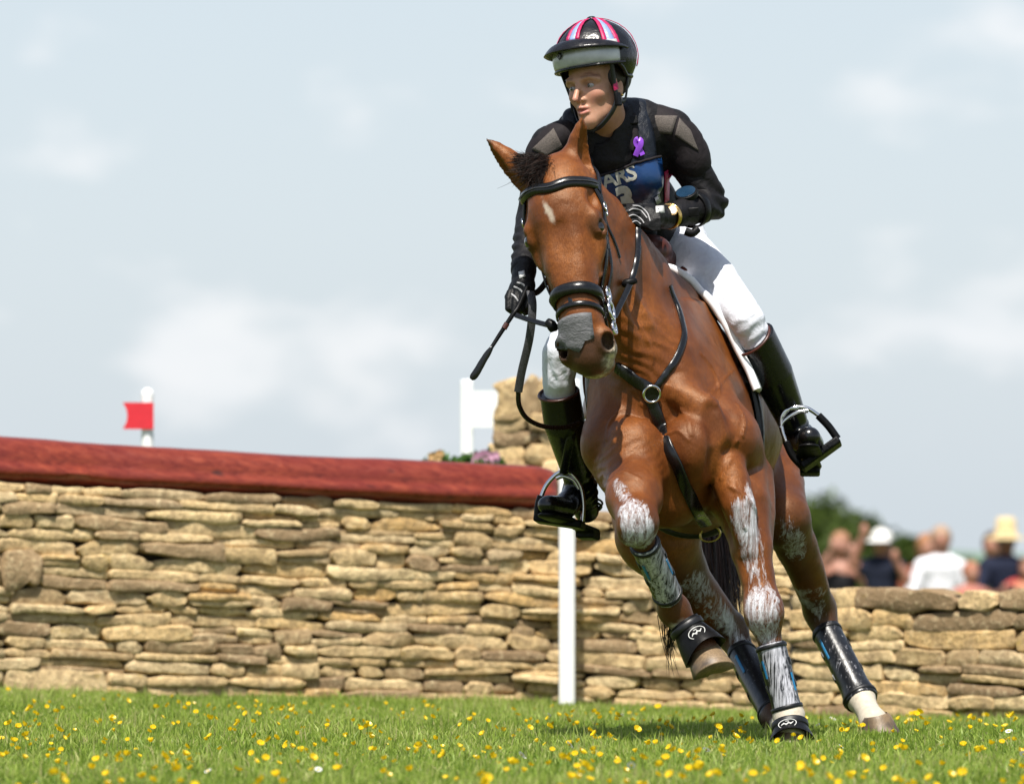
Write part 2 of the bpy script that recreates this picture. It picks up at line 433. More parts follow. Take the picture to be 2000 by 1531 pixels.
# ---- far hills and trees
def m_hill():
    b = MB('far_hill'); n = b.noise(0.012, 5)
    b.set(color=b.ramp(n, [(0.3, (0.10, 0.17, 0.11)), (0.7, (0.17, 0.24, 0.15))]), rough=1.0, spec=0.0); return b.m
def build_hills():
    V = []; xs = np.linspace(-900, 900, 70)
    for k, (yy, hh) in enumerate([(1300, -30), (1500, -4), (1700, 0), (2100, -20)]):
        z = hh + (2.2 * np.sin(xs * 0.011 + 1.0) + 1.3 * np.sin(xs * 0.031)) * (1 if k in (1, 2) else 0)
        V.append(np.stack([xs, np.full_like(xs, yy), z], 1))
    V = np.concatenate(V); n = len(xs)
    F = np.array([(j * n + i, j * n + i + 1, (j + 1) * n + i + 1, (j + 1) * n + i) for j in range(3) for i in range(n - 1)])
    tag(mesh_obj('hills', V, F, m_hill()), 'distant low green hills on the horizon', 'hills', kind='structure')
build_hills()
def m_leaf(name, c0, c1):
    b = MB(name); a = b.attr('tone'); c = b.ramp(a, [(0, c0), (1, c1)]); b.set(color=c, rough=0.55, spec=0.3)
    tr = b.N.new('ShaderNodeBsdfTranslucent'); b.L.new(c, tr.inputs['Color'])
    mx = b.N.new('ShaderNodeMixShader'); mx.inputs[0].default_value = 0.25
    b.L.new(b.b.outputs[0], mx.inputs[1]); b.L.new(tr.outputs[0], mx.inputs[2]); b.L.new(mx.outputs[0], b.N['Material Output'].inputs['Surface']); return b.m
LEAF = m_leaf('tree_leaf', (0.030, 0.055, 0.008), (0.085, 0.125, 0.018))
BARK = simple('bark', (0.10, 0.075, 0.05), 0.9, 0.3, 8, 0.6, 20, 0.02)
def leaves(centers, n, size, seed):
    g = np.random.default_rng(seed); c = centers[g.integers(0, len(centers), n)]
    d = g.standard_normal((n, 3)); d /= np.linalg.norm(d, axis=1)[:, None]
    p = c[:, :3] + d * (c[:, 3:4] * (0.35 + 0.85 * g.random((n, 1))))
    a = g.standard_normal((n, 3)); a /= np.linalg.norm(a, axis=1)[:, None]; b2 = np.cross(a, g.standard_normal((n, 3))); b2 /= np.linalg.norm(b2, axis=1)[:, None]
    s = size * (0.6 + 0.8 * g.random((n, 1)))
    V = np.stack([p - a * s, p + b2 * s * 0.5, p + a * s, p - b2 * s * 0.5], 1).reshape(-1, 3)
    F = np.arange(n * 4).reshape(n, 4)
    return V, F, np.repeat(g.random(n), 4)
def tree(xpx, ytop, Y, w, label, seed):
    top = P(xpx, ytop, Y); g0 = float(gz(top[0], Y)); h = top[2] - g0; root = empty('tree', (top[0], Y, g0))
    g = np.random.default_rng(seed); C = []
    for k in range(34):
        t = g.random(); zz = g0 + h * (0.32 + 0.62 * t); rr = w * (0.35 + 0.75 * math.sin(math.pi * min(0.98, 0.18 + 0.8 * t))) * 0.62
        an = g.random() * 6.28; q = rr * math.sqrt(g.random())
        C.append((top[0] + math.cos(an) * q, Y + math.sin(an) * q, zz, w * (0.16 + 0.14 * g.random())))
    C.append((top[0], Y, top[2] - 0.2 * w, 0.2 * w)); C = np.array(C)
    tr = [tube([(top[0], Y, g0 - 0.1), (top[0] + .05, Y, g0 + h * .35), (top[0], Y, g0 + h * .75)], [h * .05, h * .035, h * .01], 8)]
    for k in range(0, 30, 4):
        tr.append(tube([(top[0], Y, g0 + h * (.25 + .4 * g.random())), (C[k, :3] + np.array([top[0], Y, C[k, 2]])) / 2, C[k, :3]], [h * .018, h * .012, h * .004], 5))
    V, F = merge(tr); mesh_obj('trunk', V, F, BARK, root)
    V, F, t = leaves(C, 11000, 0.10, seed); mesh_obj('crown', V, F, LEAF, root, smooth=False, attrs={'tone': t})
    tag(root, label, 'tree', 'trees behind the spectators')
tree(1598, 984, 120, 2.4, 'tallest dark green tree, directly behind the horse\'s hind leg', 11)
tree(1690, 1010, 118, 1.7, 'rounded green tree behind the spectator with the white cap', 12)
tree(1765, 1050, 112, 1.5, 'lowest green bush between the white cap and the white shirt', 13)
tree(1885, 1092, 150, 1.4, 'far low green tree between the white shirt and straw hat men', 14)

# ================================================================== dry stone walls
def m_stone():
    b = MB('limestone'); r = b.rnd(); co = b.coord('Object')
    col = b.ramp(r, [(0.0, (0.26, 0.175, 0.100)), (0.12, (0.38, 0.265, 0.150)), (0.24, (0.56, 0.395, 0.195)), (0.44, (0.66, 0.475, 0.245)), (0.66, (0.74, 0.555, 0.305)),
                     (0.80, (0.66, 0.410, 0.160)), (0.90, (0.78, 0.600, 0.330)), (1.0, (0.48, 0.355, 0.215))], 'LINEAR')
    w = b.N.new('ShaderNodeTexCoord'); g = b.N.new('ShaderNodeNewGeometry')
    n1 = b.noise(9, 5, 0.6, g.outputs['Position']); n2 = b.noise(38, 5, 0.65, g.outputs['Position']); n3 = b.noise(150, 3, 0.6, g.outputs['Position'])
    c = b.mix(b.ramp(n1, [(0.46, 0.0), (0.66, 0.6)]), col, (0.27, 0.19, 0.11))
    c = b.mix(b.ramp(n2, [(0.36, 0.65), (0.54, 0.0)]), c, (0.26, 0.18, 0.095))
    c = b.mix(b.ramp(n2, [(0.54, 0.0), (0.70, 0.6)]), c, (0.78, 0.63, 0.38))
    c = b.mix(b.ramp(b.noise(14, 4, 0.6, g.outputs['Position']), [(0.66, 0.0), (0.72, 0.5)]), c, (0.45, 0.30, 0.06))
    c = b.mix(b.ramp(n3, [(0.3, 0.35), (0.5, 0.0)]), c, (0.10, 0.08, 0.05))
    b.set(color=c, rough=0.92, spec=0.15)
    hgt = b.math('ADD', b.math('MULTIPLY', n2, 0.8), b.math('MULTIPLY', n3, 0.3))
    b.bump(hgt, 1.0, 0.016); return b.m
STONE = m_stone()
CORE = simple('wall_core_earth', (0.035, 0.027, 0.018), 1.0, 0.3, 20, 0.5, 40, 0.01)
def stone_mesh(L, H, D, seed, e=5.0, skew=0.0):
    g = np.random.default_rng(seed); nu, nv, nw = 7, 4, 2; pts = {}; V = []; F = []
    ee = min(.3, .010 / (L / 2)); GU = [-1, -1 + ee, -.5, -.1 + .2 * g.random(), .4, .72, 1 - ee, 1]; ev = min(.5, .009 / (H / 2)); GV = [-1, -1 + ev, .0, 1 - ev, 1]; GU.sort()
    def vid(u, v, w):
        k = (u, v, w)
        if k not in pts: pts[k] = len(V); V.append((GU[u], 2 * w / nw - 1, GV[v]))
        return pts[k]
    for u in range(nu):
        for v in range(nv):
            F.append((vid(u, v, 0), vid(u + 1, v, 0), vid(u + 1, v + 1, 0), vid(u, v + 1, 0)))
    for u in range(nu):
        for w in range(nw):
            F.append((vid(u, nv, w), vid(u + 1, nv, w), vid(u + 1, nv, w + 1), vid(u, nv, w + 1))); F.append((vid(u, 0, w + 1), vid(u + 1, 0, w + 1), vid(u + 1, 0, w), vid(u, 0, w)))
    for v in range(nv):
        for w in range(nw):
            F.append((vid(nu, v, w), vid(nu, v, w + 1), vid(nu, v + 1, w + 1), vid(nu, v + 1, w))); F.append((vid(0, v, w + 1), vid(0, v, w), vid(0, v + 1, w), vid(0, v + 1, w + 1)))
    V = np.array(V); q = V.copy()
    # round in the (length, height) outline with fixed corner size and bulge the face
    cr = min(0.30 * H, 0.009) * (0.6 + 0.7 * g.random()) * (1.0 if e > 4 else 2.6); hx, hz, hy = L / 2, H / 2, D / 2
    p = V * np.array([hx, hy, hz])
    ax = np.maximum(np.abs(p[:, 0]) - (hx - cr), 0); az = np.maximum(np.abs(p[:, 2]) - (hz - cr), 0); rr = np.hypot(ax, az)
    f = np.where(rr > cr, cr / np.maximum(rr, 1e-9), 1)
    p[:, 0] -= np.sign(p[:, 0]) * ax * (1 - f); p[:, 2] -= np.sign(p[:, 2]) * az * (1 - f)
    cut = g.random((2, 2)) ** 2
    for sx in (0, 1):
        for sz in (0, 1):
            w = np.clip((V[:, 0] * (1 if sx else -1) - .55) / .45, 0, 1) * np.clip((V[:, 2] * (1 if sz else -1)), 0, 1)
            p[:, 0] -= (1 if sx else -1) * w * min(.55 * H, .35 * L) * cut[sx, sz] * .8; p[:, 2] -= (1 if sz else -1) * w * H * .30 * cut[sz, sx]
    front = V[:, 1] < -0.5; edge = np.maximum(np.abs(V[:, 0]) > .99, np.abs(V[:, 2]) > .99).astype(float)
    p[front, 1] += 0.007 * edge[front] * (0.7 + 0.6 * g.random())
    o = g.random(3) * 100
    # wavy top/bottom edges and taper
    p[:, 2] += H * 0.20 * vnoise(np.stack([p[:, 0] * 22 + o[0], np.sign(V[:, 2]) * 3.3, 0 * p[:, 0] + o[1]], 1), seed) * np.abs(V[:, 2])
    tp = 1 + g.uniform(-0.16, 0.16) * V[:, 0]; p[:, 2] *= tp; p[:, 0] += g.uniform(-0.25, 0.25) * p[:, 2]
    p[:, 1] += 0.009 * vnoise(p * 22 + o, seed + 1) * (front | (V[:, 1] < 0.5))
    p[:, 0] += 0.012 * vnoise(p * 13 + o + 7, seed + 2)
    return p, np.array(F)
def wall_line(anch, k):
    a = np.array(anch, float); return lambda x: np.interp(x, a[:, 0], a[:, k])
def build_wall(name, anch, ncourse, label, seed, lmin, lmax, depth=0.3, big=()):
    g = np.random.default_rng(seed); fY, fb, ft = (wall_line(anch, k) for k in (1, 2, 3)); x0, x1 = anch[0][0], anch[-1][0]
    pb = P((x0 + x1) / 2, fb((x0 + x1) / 2), fY((x0 + x1) / 2)); root = empty(name, tuple(pb))
    # core
    V = []; xs = np.linspace(x0 + 3, x1 - 3, 30)
    for x in xs:
        b = P(x, fb(x) + 10, fY(x) + 0.045); t = P(x, ft(x) + 9, fY(x) + 0.045)
        V += [b, t, t + np.array([0, depth, 0]), b + np.array([0, depth, 0])]
    F = []
    for i in range(len(xs) - 1):
        for q in range(4): F.append((4 * i + q, 4 * i + 4 + q, 4 * i + 4 + (q + 1) % 4, 4 * i + (q + 1) % 4))
    F += [(0, 1, 2, 3), tuple(4 * (len(xs) - 1) + q for q in (3, 2, 1, 0))]
    mesh_obj('core', V, F, CORE, root, smooth=False)
    th = g.uniform(0.7, 1.35, ncourse); cum = np.concatenate([[0], np.cumsum(th)]) / th.sum()
    cnt = 0; rest = []; hide = ncourse > 10
    def put(xa, xb, v0, v1, extra=0.0, face=0.0, e=5):
        nonlocal cnt
        xc = (xa + xb) / 2; Y = fY(xc); sc = (CAM_D + Y) / FPX; wob = lambda x, v: 4.0 * fbm(np.array([[x / 130., v * 7, seed]]), seed, 2)[0] * (0.25 < v * 4 < 3.9)
        def py(x, v): return fb(x) + (ft(x) - fb(x)) * v + wob(x, v)
        pts = [P(xa, py(xa, (v0 + v1) / 2), fY(xa)), P(xb, py(xb, (v0 + v1) / 2), fY(xb))]
        Lw = np.linalg.norm(pts[1] - pts[0]); H = abs(py(xc, v1) - py(xc, v0)) * sc
        D = depth * g.uniform(0.45, 0.6); Vs, Fs = stone_mesh(Lw * g.uniform(1.0, 1.03), H * g.uniform(1.04, 1.16) + extra, D, int(g.integers(1e6)), e)
        ux = nrm(pts[1] - pts[0]); uy = nrm(np.cross([0, 0, 1], ux)); uy = uy if uy[1] > 0 else -uy; uz = np.cross(ux, uy)
        rot = g.uniform(-0.035, 0.035); c, s = math.cos(rot), math.sin(rot); ux, uz = c * ux + s * uz, -s * ux + c * uz
        C = (pts[0] + pts[1]) / 2 + uy * (D / 2 - 0.012 + g.uniform(-0.014, 0.014) + face)
        if hide and (xc < -8 or (1190 < xc < 1430 and v0 > .5)):
            rest.append((Vs @ np.array([ux, uy, uz]) + C, Fs)); return
        me_o = mesh_obj('stone', Vs @ np.array([ux, uy, uz]), Fs, STONE, None); me_o.data.set_sharp_from_angle(angle=R(38)); me_o.location = C
        attach(me_o, root); me_o.matrix_parent_inverse = Matrix.Translation(-Vector(root.location)); cnt += 1
    for (xa, xb, c0, c1) in big: put(xa, xb, cum[c0], cum[c1], e=3)
    for i in range(ncourse):
        x = x0 - g.uniform(0, 60)
        while x < x1:
            sc = FPX / (CAM_D + fY(x)); w = sc * (lmin + (lmax - lmin) * g.random() ** 1.5) * (0.85 + 0.3 * th[i])
            xa, xb = x, x + w
            if xb > x1 - 40: xb = x1
            v0, v1 = cum[i], cum[i + 1]; blocked = False
            for (ba, bb, c0, c1) in big:
                if c0 <= i < c1 and xa < bb and xb > ba:
                    if xa < ba - 25: xb = ba
                    else: x = bb; blocked = True
            if blocked: continue
            xa = max(xa, x0)
            if xb - xa > 14:
                # now and then two thin stones where one thick would be
                if th[i] > 1.12 and g.random() < 0.22 and xb - xa > 60:
                    m = v0 + (v1 - v0) * g.uniform(0.42, 0.58); put(xa, xb, v0, m); put(xa, xb, m, v1)
                else: put(xa, xb, v0, v1)
            x = xb
    if rest:
        V, F = merge(rest); ob = mesh_obj('stones', V, F, STONE, root); ob.data.set_sharp_from_angle(angle=R(38)); ob['kind'] = 'stuff'
    tag(root, label, 'stone wall'); return root
build_wall('stone_wall', [(-260, 5.78, 1353, 926), (0, 6.0, 1358, 943), (545, 6.5, 1368, 969), (1090, 7.0, 1381, 997), (1548, 6.7, 1402, 1022)], 18,
           'tall dry stone wall under the red log behind the horse', 21, 0.085, 0.31, big=((-2, 78, 9, 12), (5, 205, 0, 2)))
build_wall('stone_wall', [(1546, 6.2, 1402, 1157), (1700, 6.0, 1407, 1151), (2000, 5.6, 1419, 1155), (2300, 5.2, 1430, 1158)], 8,
           'low dry stone wall on the right below the spectators', 22, 0.11, 0.36, big=((1670, 1872, 7, 8), (1876, 1950, 7, 8)))

def build_pillar():
    g = np.random.default_rng(5); Y = 8.6; root = empty('stone_pillar', tuple(P(1040, 1365, Y))); sc = (CAM_D + Y) / FPX
    V, F = boxmesh(P(1042, 1085, Y + .16), (0.135, 0.11, 0.56)); mesh_obj('core', V, F, CORE, root, smooth=False)
    y = 1372
    rows = []
    while y > 815: h = g.uniform(24, 38); rows.append((y - h, y)); y -= h
    for a, b in rows:
        x = 966 + g.uniform(-6, 6)
        while x < 1100:
            w = g.uniform(45, 90); x2 = min(x + w, 1112); x2 = 1112 if 1112 - x2 < 28 else x2
            Vs, Fs = stone_mesh((x2 - x) * sc * 1.10, (b - a) * sc * 1.22, 0.2, int(g.integers(1e6)))
            o = mesh_obj('stone', Vs, Fs, STONE); o.location = P((x + x2) / 2, (a + b) / 2, Y + .1 + g.uniform(-.02, .02)); attach(o, root); x = x2
    for (x, x2, a, b) in ((972, 1024, 742, 822), (1022, 1052, 734, 822), (1050, 1084, 744, 818), (1082, 1112, 752, 820)):
        Vs, Fs = stone_mesh((b - a) * sc * 1.1, (x2 - x) * sc * 1.35, 0.2, int(g.integers(1e6)), 3); Vs = Vs[:, [2, 1, 0]] * np.array([1, 1, -1]); Fs = Fs
        Vs[:, 0] *= 1 - 0.45 * np.clip(Vs[:, 2] / ((b - a) * sc / 2), -0.2, 1) ** 2
        o = mesh_obj('coping_stone', Vs, Fs, STONE); o.location = P((x + x2) / 2, (a + b) / 2, Y + .1); attach(o, root)
    tag(root, 'squat stone pillar with upright coping stones rising behind the log', 'pillar')
build_pillar()

# ---- red log on the wall
def m_log():
    b = MB('red_stained_wood'); co = b.coord('Object', (1.2, 14, 14)); n = b.noise(3.2, 6, 0.65, co, 0.6); n2 = b.noise(1.1, 3, 0.5, b.coord('Object', (1, 6, 6)))
    c = b.ramp(n, [(0.25, (0.070, 0.010, 0.006)), (0.5, (0.175, 0.025, 0.011)), (0.75, (0.28, 0.052, 0.020))])
    c = b.mix(b.ramp(n2, [(0.45, 0.0), (0.7, 0.6)]), c, (0.13, 0.014, 0.010))
    kn = b.vor(1.0, b.coord('Object', (4.0, 9, 9))); c = b.mix(b.ramp(kn, [(0.07, 0.85), (0.16, 0.0)]), c, (0.03, 0.008, 0.006))
    fl = b.noise(50, 3, 0.6, b.coord('Object', (0.7, 4, 2))); c = b.mix(b.ramp(fl, [(0.66, 0.0), (0.74, 0.45)]), c, (0.35, 0.085, 0.045))
    b.set(color=c, rough=b.ramp(n, [(.3, .24), (.7, .42)]), spec=0.45).bump(n, 0.35, 0.008); return b.m
def build_log():
    ax = np.array([(-270, 5.78, 832, 929), (0, 6.0, 853, 946), (200, 6.2, 866, 957), (560, 6.5, 888, 975), (900, 6.8, 903, 990), (1088, 7.0, 911, 998)], float)
    xs = np.linspace(-270, 1088, 100); prof = []
    # (depth, height) profile: flattened slanting top, a shallow crease, round lower belly
    raw = [(-0.126, -.12), (-0.146, -.34), (-0.136, -.62), (-0.098, -.86), (-0.05, -1), (0.02, -1), (0.09, -.8), (0.13, -.4), (0.13, .1), (0.11, .55), (0.07, .85), (0.02, .98), (-.03, 1), (-0.065, .88), (-.095, .55), (-.112, .15), (-.110, -.03)]
    V = []; k = len(raw)
    for i, x in enumerate(xs):
        Y = np.interp(x, ax[:, 0], ax[:, 1]); yt = np.interp(x, ax[:, 0], ax[:, 2]); yb = np.interp(x, ax[:, 0], ax[:, 3])
        c = P(x, (yt + yb) / 2, Y + 0.12); r = (yb - yt) / 2 * (CAM_D + Y) / FPX
        e = 1.0 if i < len(xs) - 4 else [0.99, 0.95, 0.86, 0.70][i - len(xs) + 4]
        for j, (a, h) in enumerate(raw):
            nz = 0.006 * vnoise(np.array([[x * 0.012, j * 0.9, 3.3]]), 4)[0]
            V.append(c + np.array([0, a * e + nz, r * h * e + nz * 0.6]))
    F = [(i * k + j, (i + 1) * k + j, (i + 1) * k + (j + 1) % k, i * k + (j + 1) % k) for i in range(len(xs) - 1) for j in range(k)]
    F += [tuple(range(k)), tuple((len(xs) - 1) * k + j for j in range(k))[::-1]]
    o = mesh_obj('log', np.array(V), F, m_log()); tag(o, 'long red stained timber log laid along the top of the stone wall', 'log')
build_log()

# ---- white pole, flag, rail board, planting
WHITE = simple('white_paint', (0.86, 0.86, 0.85), 0.45, 0.04, 15, 0.1, 200, 0.001)
def build_posts():
    # slim white marker pole in front of the wall
    b = P(1107.5, 1376, 6.55); t = P(1107.5, 850, 6.62); root = empty('marker_pole', tuple(b))
    V, F = tube([b - np.array([0, 0, .02]), (b + t) / 2, t], 0.0325, 20); o = mesh_obj('post', V, F, WHITE, root)
    V, F = tube([P(1107.5, 1040, 6.60), P(1107.5, 1028, 6.60)], 0.0332, 20); mesh_obj('marker_band', V, F, simple('green_tape', (0.02, 0.30, 0.12), 0.5), root)
    tag(root, 'slim white marker pole standing in the grass before the wall', 'pole')
    # red flag
    Y = 9.0; root = empty('flag_pole', tuple(P(288, 1350, Y))); r = 12 * (CAM_D + Y) / FPX
    top = P(288, 770, Y); V, F = tube([P(288, 1345, Y), P(288, 1000, Y), top], r, 16)
    dome = [top + np.array([0, 0, r * math.sin(a)]) for a in np.linspace(0, 1.5, 6)]; V2, F2 = tube(dome, [r * math.cos(a) + 1e-4 for a in np.linspace(0, 1.5, 6)], 16)
    V, F = merge([(V, F), (V2, F2)]); mesh_obj('post', V, F, WHITE, root)
    pl = [P(300, 786, Y - .03), P(300, 838, Y - .03), P(240, 838, Y - .03), P(247, 825, Y - .03), P(249, 812, Y - .03), P(247, 799, Y - .03), P(240, 786, Y - .03)]
    V, F = slab(pl, (0, -1, 0), 0.008); mesh_obj('flag', V, F, simple('red_flag', (0.62, 0.022, 0.035), 0.5, 0.05), root, smooth=False)
    tag(root, 'white post with a red swallowtail flag behind the log', 'flag')
    Y = 13.0; root = empty('rail_fence', tuple(P(912, 1330, Y)))
    gb = float(gz(P(912, 1330, Y)[0], Y))
    def post(x): 
        tp = P(x, 742, Y); c = np.array([tp[0], Y, (tp[2] + gb) / 2]); V, F = boxmesh(c, (0.029, 0.029, (tp[2] - gb) / 2)); bevel_obj(mesh_obj('post', V, F, WHITE, root, smooth=False), 0.012, 3)
    post(912); post(1120)
    V, F = slab([P(922, 764, Y - .04), P(922, 834, Y - .04), P(1130, 834, Y - .04), P(1130, 764, Y - .04)], (0, -1, 0), 0.02); mesh_obj('board', V, F, WHITE, root, smooth=False)
    tag(root, 'white post and wide board rail beyond the log beside the pillar', 'fence')
build_posts()
def build_planting():
    Y = 8.2; GL = m_leaf('planting_leaf', (0.03, 0.09, 0.015), (0.09, 0.20, 0.03)); PK = simple('pink_petal', (0.50, 0.26, 0.36), 0.6); OR = simple('orange_petal', (0.50, 0.30, 0.12), 0.6)
    for (x0, x1, yt, mat, seed, lab) in ((886, 972, 884, PK, 3, 'clump of pink flowers peeping over the log beside the pillar'), (836, 870, 884, OR, 4, 'small orange flowering plant left of the pink clump')):
        g = np.random.default_rng(seed); b0 = P((x0 + x1) / 2, 1360, Y); root = empty('flowering_plant', tuple(b0)); C = []; st = []
        for k in range(26):
            x = g.uniform(x0, x1); p = P(x, g.uniform(yt + 12, yt + 60), Y + g.uniform(-.1, .1)); C.append((*p, 0.035))
            st.append(tube([np.array([p[0], p[1], b0[2]]), p], [0.006, 0.003], 5))
        V, F = merge(st); mesh_obj('stems', V, F, simple('plant_stem', (0.06, 0.12, 0.03), 0.7), root)
        V, F, t = leaves(np.array(C), 1400, 0.018, seed); mesh_obj('foliage', V, F, GL, root, smooth=False, attrs={'tone': t})
        fl = []
        for k in range(26 if mat is PK else 10):
            x = g.uniform(x0 + (30 if mat is PK else 5), x1); p = P(x, g.uniform(yt, yt + 16), Y + g.uniform(-.1, .05))
            f = []
            for q in range(5):
                a = q * 1.257; e = np.array([math.cos(a), -0.35, math.sin(a)]); s = np.cross(e, (0, 1, 0)); f.append((np.array([p, p + e * .011 + s * .007, p + e * .018, p + e * .011 - s * .007]), [(0, 1, 2, 3)]))
            fl.append(merge(f))
        V, F = merge(fl); o = mesh_obj('blossom', V, F, mat, root, smooth=False); o['kind'] = 'stuff'
        tag(root, lab, 'plant')
build_planting()
# ================================================================== horse
def build_axes(yaw, lean):
    F = nrm([-math.sin(yaw), -math.cos(yaw), 0]); U = nrm([-math.sin(lean), 0, math.cos(lean)]); U = nrm(U - F * (U @ F)); L = np.cross(U, F); return L, F, U
BL, BF, BU = build_axes(R(6), R(11))
B3 = (BL, BF, BU)
# head frame: origin at the poll; s runs down the face, n out of the face, l to the horse's left (image right)
HDY = 0.19
H0 = P(1090, 338, -0.22 + HDY)
_hl = nrm([math.cos(R(-11)), 0, math.sin(R(11))]); _roll_dn = nrm([math.sin(R(15)), 0, -math.cos(R(15))])
_yaw = R(15); _pit = R(20)
_fr0 = nrm(np.array([0, -1.0, 0])); 
_fr1 = nrm(math.cos(_yaw) * _fr0 - math.sin(_yaw) * _hl); HL = nrm(math.cos(_yaw) * _hl + math.sin(_yaw) * _fr0)
HS = nrm(math.cos(_pit) * _roll_dn + math.sin(_pit) * _fr1); HN = nrm(np.cross(HL, HS)); HN = HN if HN @ _fr1 > 0 else -HN
HKS = 1.03
def HP(s, n, l): return H0 + HS * s * HKS + HN * n + HL * l
HAX = (HS, HN, HL)
# leg joints
LF = dict(sh=P(1415, 860, .2), el=P(1432, 925, .27), fa=P(1450, 985, .17), fm=P(1468, 1070, .10), kn=P(1492, 1198, .05), bk=P(1506, 1262, .05), cm=P(1521, 1320, .045), fe=P(1541, 1398, .03), pa=P(1545, 1426, 0), co=P(1546, 1440, -.02))
RF = dict(sh=P(1205, 870, .15), el=P(1228, 905, .16), fa=P(1236, 935, .02), fm=P(1240, 972, -.14), kn=P(1243, 1020, -.26), bk=P(1259, 1062, -.21), cm=P(1283, 1112, -.12), fe=P(1316, 1190, .0), pa=P(1348, 1235, .0), co=P(1372, 1268, -.02))
LH = dict(hip=P(1435, 870, 1.62), th=P(1502, 945, 1.47), st=P(1530, 1012, 1.30), ga=P(1568, 1095, 1.44), hk=P(1601, 1190, 1.62), bk=P(1615, 1235, 1.59), cm=P(1645, 1292, 1.52), fe=P(1680, 1362, 1.44), pa=P(1697, 1392, 1.38), co=P(1707, 1410, 1.34))
RH = dict(hip=P(1290, 900, 1.55), th=P(1285, 990, 1.25), st=P(1282, 1045, 1.02), ga=P(1345, 1140, 1.2), hk=P(1428, 1232, 1.40), bk=P(1450, 1278, 1.34), cm=P(1475, 1325, 1.22), fe=P(1514, 1398, 1.04), pa=P(1530, 1420, .98), co=P(1538, 1430, .95))
def horse_field(res):
    f = Field(res)
    # trunk
    f.add(ell(P(1330, 822, .64), (.215, .54, .325), B3), 0)
    f.add(ell(P(1352, 828, 1.12), (.275, .58, .285), B3), .12)
    f.add(ell(P(1348, 835, 1.62), (.225, .36, .275), B3), .12)
    f.add(chain([P(1304, 606, .5), P(1308, 616, .8), P(1318, 652, 1.2), P(1325, 690, 1.6)], [.07, .075, .095, .12]), .14)
    # neck
    f.add(chain([P(1292, 705, .50), P(1238, 575, .29), P(1166, 458, .12), P(1112, 375, -.03)], [.225, .176, .140, .110], HL, 1.45), .13)
    f.add(ell(P(1285, 745, .27), (.155, .18, .20), B3), .10)
    # throat and windpipe
    f.add(chain([P(1262, 760, .16), P(1228, 640, .09), P(1182, 540, .04)], [.085, .07, .065]), .06)
    # neck muscle cord along the horse's left
    f.add(chain([P(1345, 790, .15), P(1292, 680, .17), P(1232, 560, .17)], [.060, .05, .045]), .05)
    f.sub(chain([P(1322, 760, .02), P(1278, 670, .03), P(1225, 570, .04)], [.018, .018, .012]), .04)
    # shoulders
    f.add(chain([P(1322, 630, .52), P(1360, 750, .32), P(1412, 862, .17)], [.045, .078, .098]), .05)
    f.add(chain([P(1238, 650, .46), P(1212, 770, .26), P(1203, 868, .14)], [.08, .095, .092]), .07)
    f.add(ell(P(1430, 822, .45), (.048, .15, .14), B3), .06)
    # pectorals
    f.add(ell(P(1350, 880, .060), (.086, .090, .105), B3), .018)
    f.add(ell(P(1240, 882, .040), (.090, .090, .10), B3), .018)
    f.add(ell(P(1440, 855, .17), (.050, .085, .080), B3), .016)
    f.add(chain([P(1330, 770, .09), P(1375, 800, .07), P(1400, 850, .07)], [.045, .05, .04]), .03)
    f.add(ell(P(1302, 960, .16), (.12, .12, .11), B3), .06)
    f.sub(chain([P(1295, 820, -.03), P(1308, 900, -.05), P(1318, 985, .0)], [.024, .030, .036]), .035)
    f.sub(chain([P(1395, 800, .02), P(1402, 870, .0), P(1395, 925, .02)], [.020, .024, .020]), .03)
    # keel of the chest between the legs
    f.add(ell(P(1362, 955, .5), (.15, .35, .115), B3), .06)
    # forelegs
    def leg(j, names, rad, k, flat=None, ratio=1): f.add(chain([j[n] for n in names], rad, flat, ratio), k)
    leg(LF, ('sh', 'el', 'fa', 'fm'), [.10, .105, .083, .056], .05)
    leg(LF, ('fm', 'kn'), [.055, .046], .02)
    f.add(ell(LF['kn'] + np.array([0, -.012, .005]), (.056, .058, .068)), .03)
    leg(LF, ('kn', 'bk', 'cm', 'fe'), [.044, .034, .031, .036], .02)
    f.add(ell(LF['fe'] + np.array([0, .012, 0]), (.044, .050, .046)), .02)
    leg(LF, ('fe', 'pa', 'co'), [.037, .036, .044], .02)
    f.add(chain([P(1420, 915, .10), P(1442, 985, .055), P(1463, 1075, .055)], [.055, .050, .028]), .016)
    f.add(chain([P(1478, 930, .28), P(1488, 1000, .2), P(1490, 1100, .12)], [.05, .042, .022]), .018)
    leg(RF, ('sh', 'el', 'fa', 'fm'), [.095, .105, .09, .076], .05)
    leg(RF, ('fm', 'kn'), [.074, .054], .03)
    f.add(ell(RF['kn'] + np.array([0, -.01, 0]), (.056, .055, .066), (nrm([.95, 0, -.3]), [0, 1, 0], nrm([.3, 0, .95]))), .03)
    leg(RF, ('kn', 'bk', 'cm', 'fe'), [.046, .034, .031, .037], .02)
    f.add(ell(RF['fe'] + np.array([0, -.008, .0]), (.046, .048, .048)), .02)
    leg(RF, ('fe', 'pa', 'co'), [.038, .036, .045], .02)
    # hind legs
    for j, s in ((LH, 1), (RH, -1)):
        leg(j, ('hip', 'th', 'st'), [.16, .112, .078] if s > 0 else [.17, .145, .12], .07)
        leg(j, ('st', 'ga', 'hk'), [.074, .060, .046] if s > 0 else [.112, .075, .048], .04)
        f.add(ell(j['hk'] + np.array([0, .0, 0]), (.044, .06, .06)), .03)
        tip = j['hk'] + nrm(j['hk'] - j['bk']) * .055 + np.array([0, .05, 0])
        f.add(chain([j['ga'] + np.array([0, .03, 0]), tip, j['hk'], j['bk']], [.03, .026, .036, .036]), .02)
        leg(j, ('hk', 'bk', 'cm', 'fe'), [.044, .037, .033, .038], .02)
        f.add(ell(j['fe'] + np.array([0, .012, 0]), (.044, .05, .046)), .02)
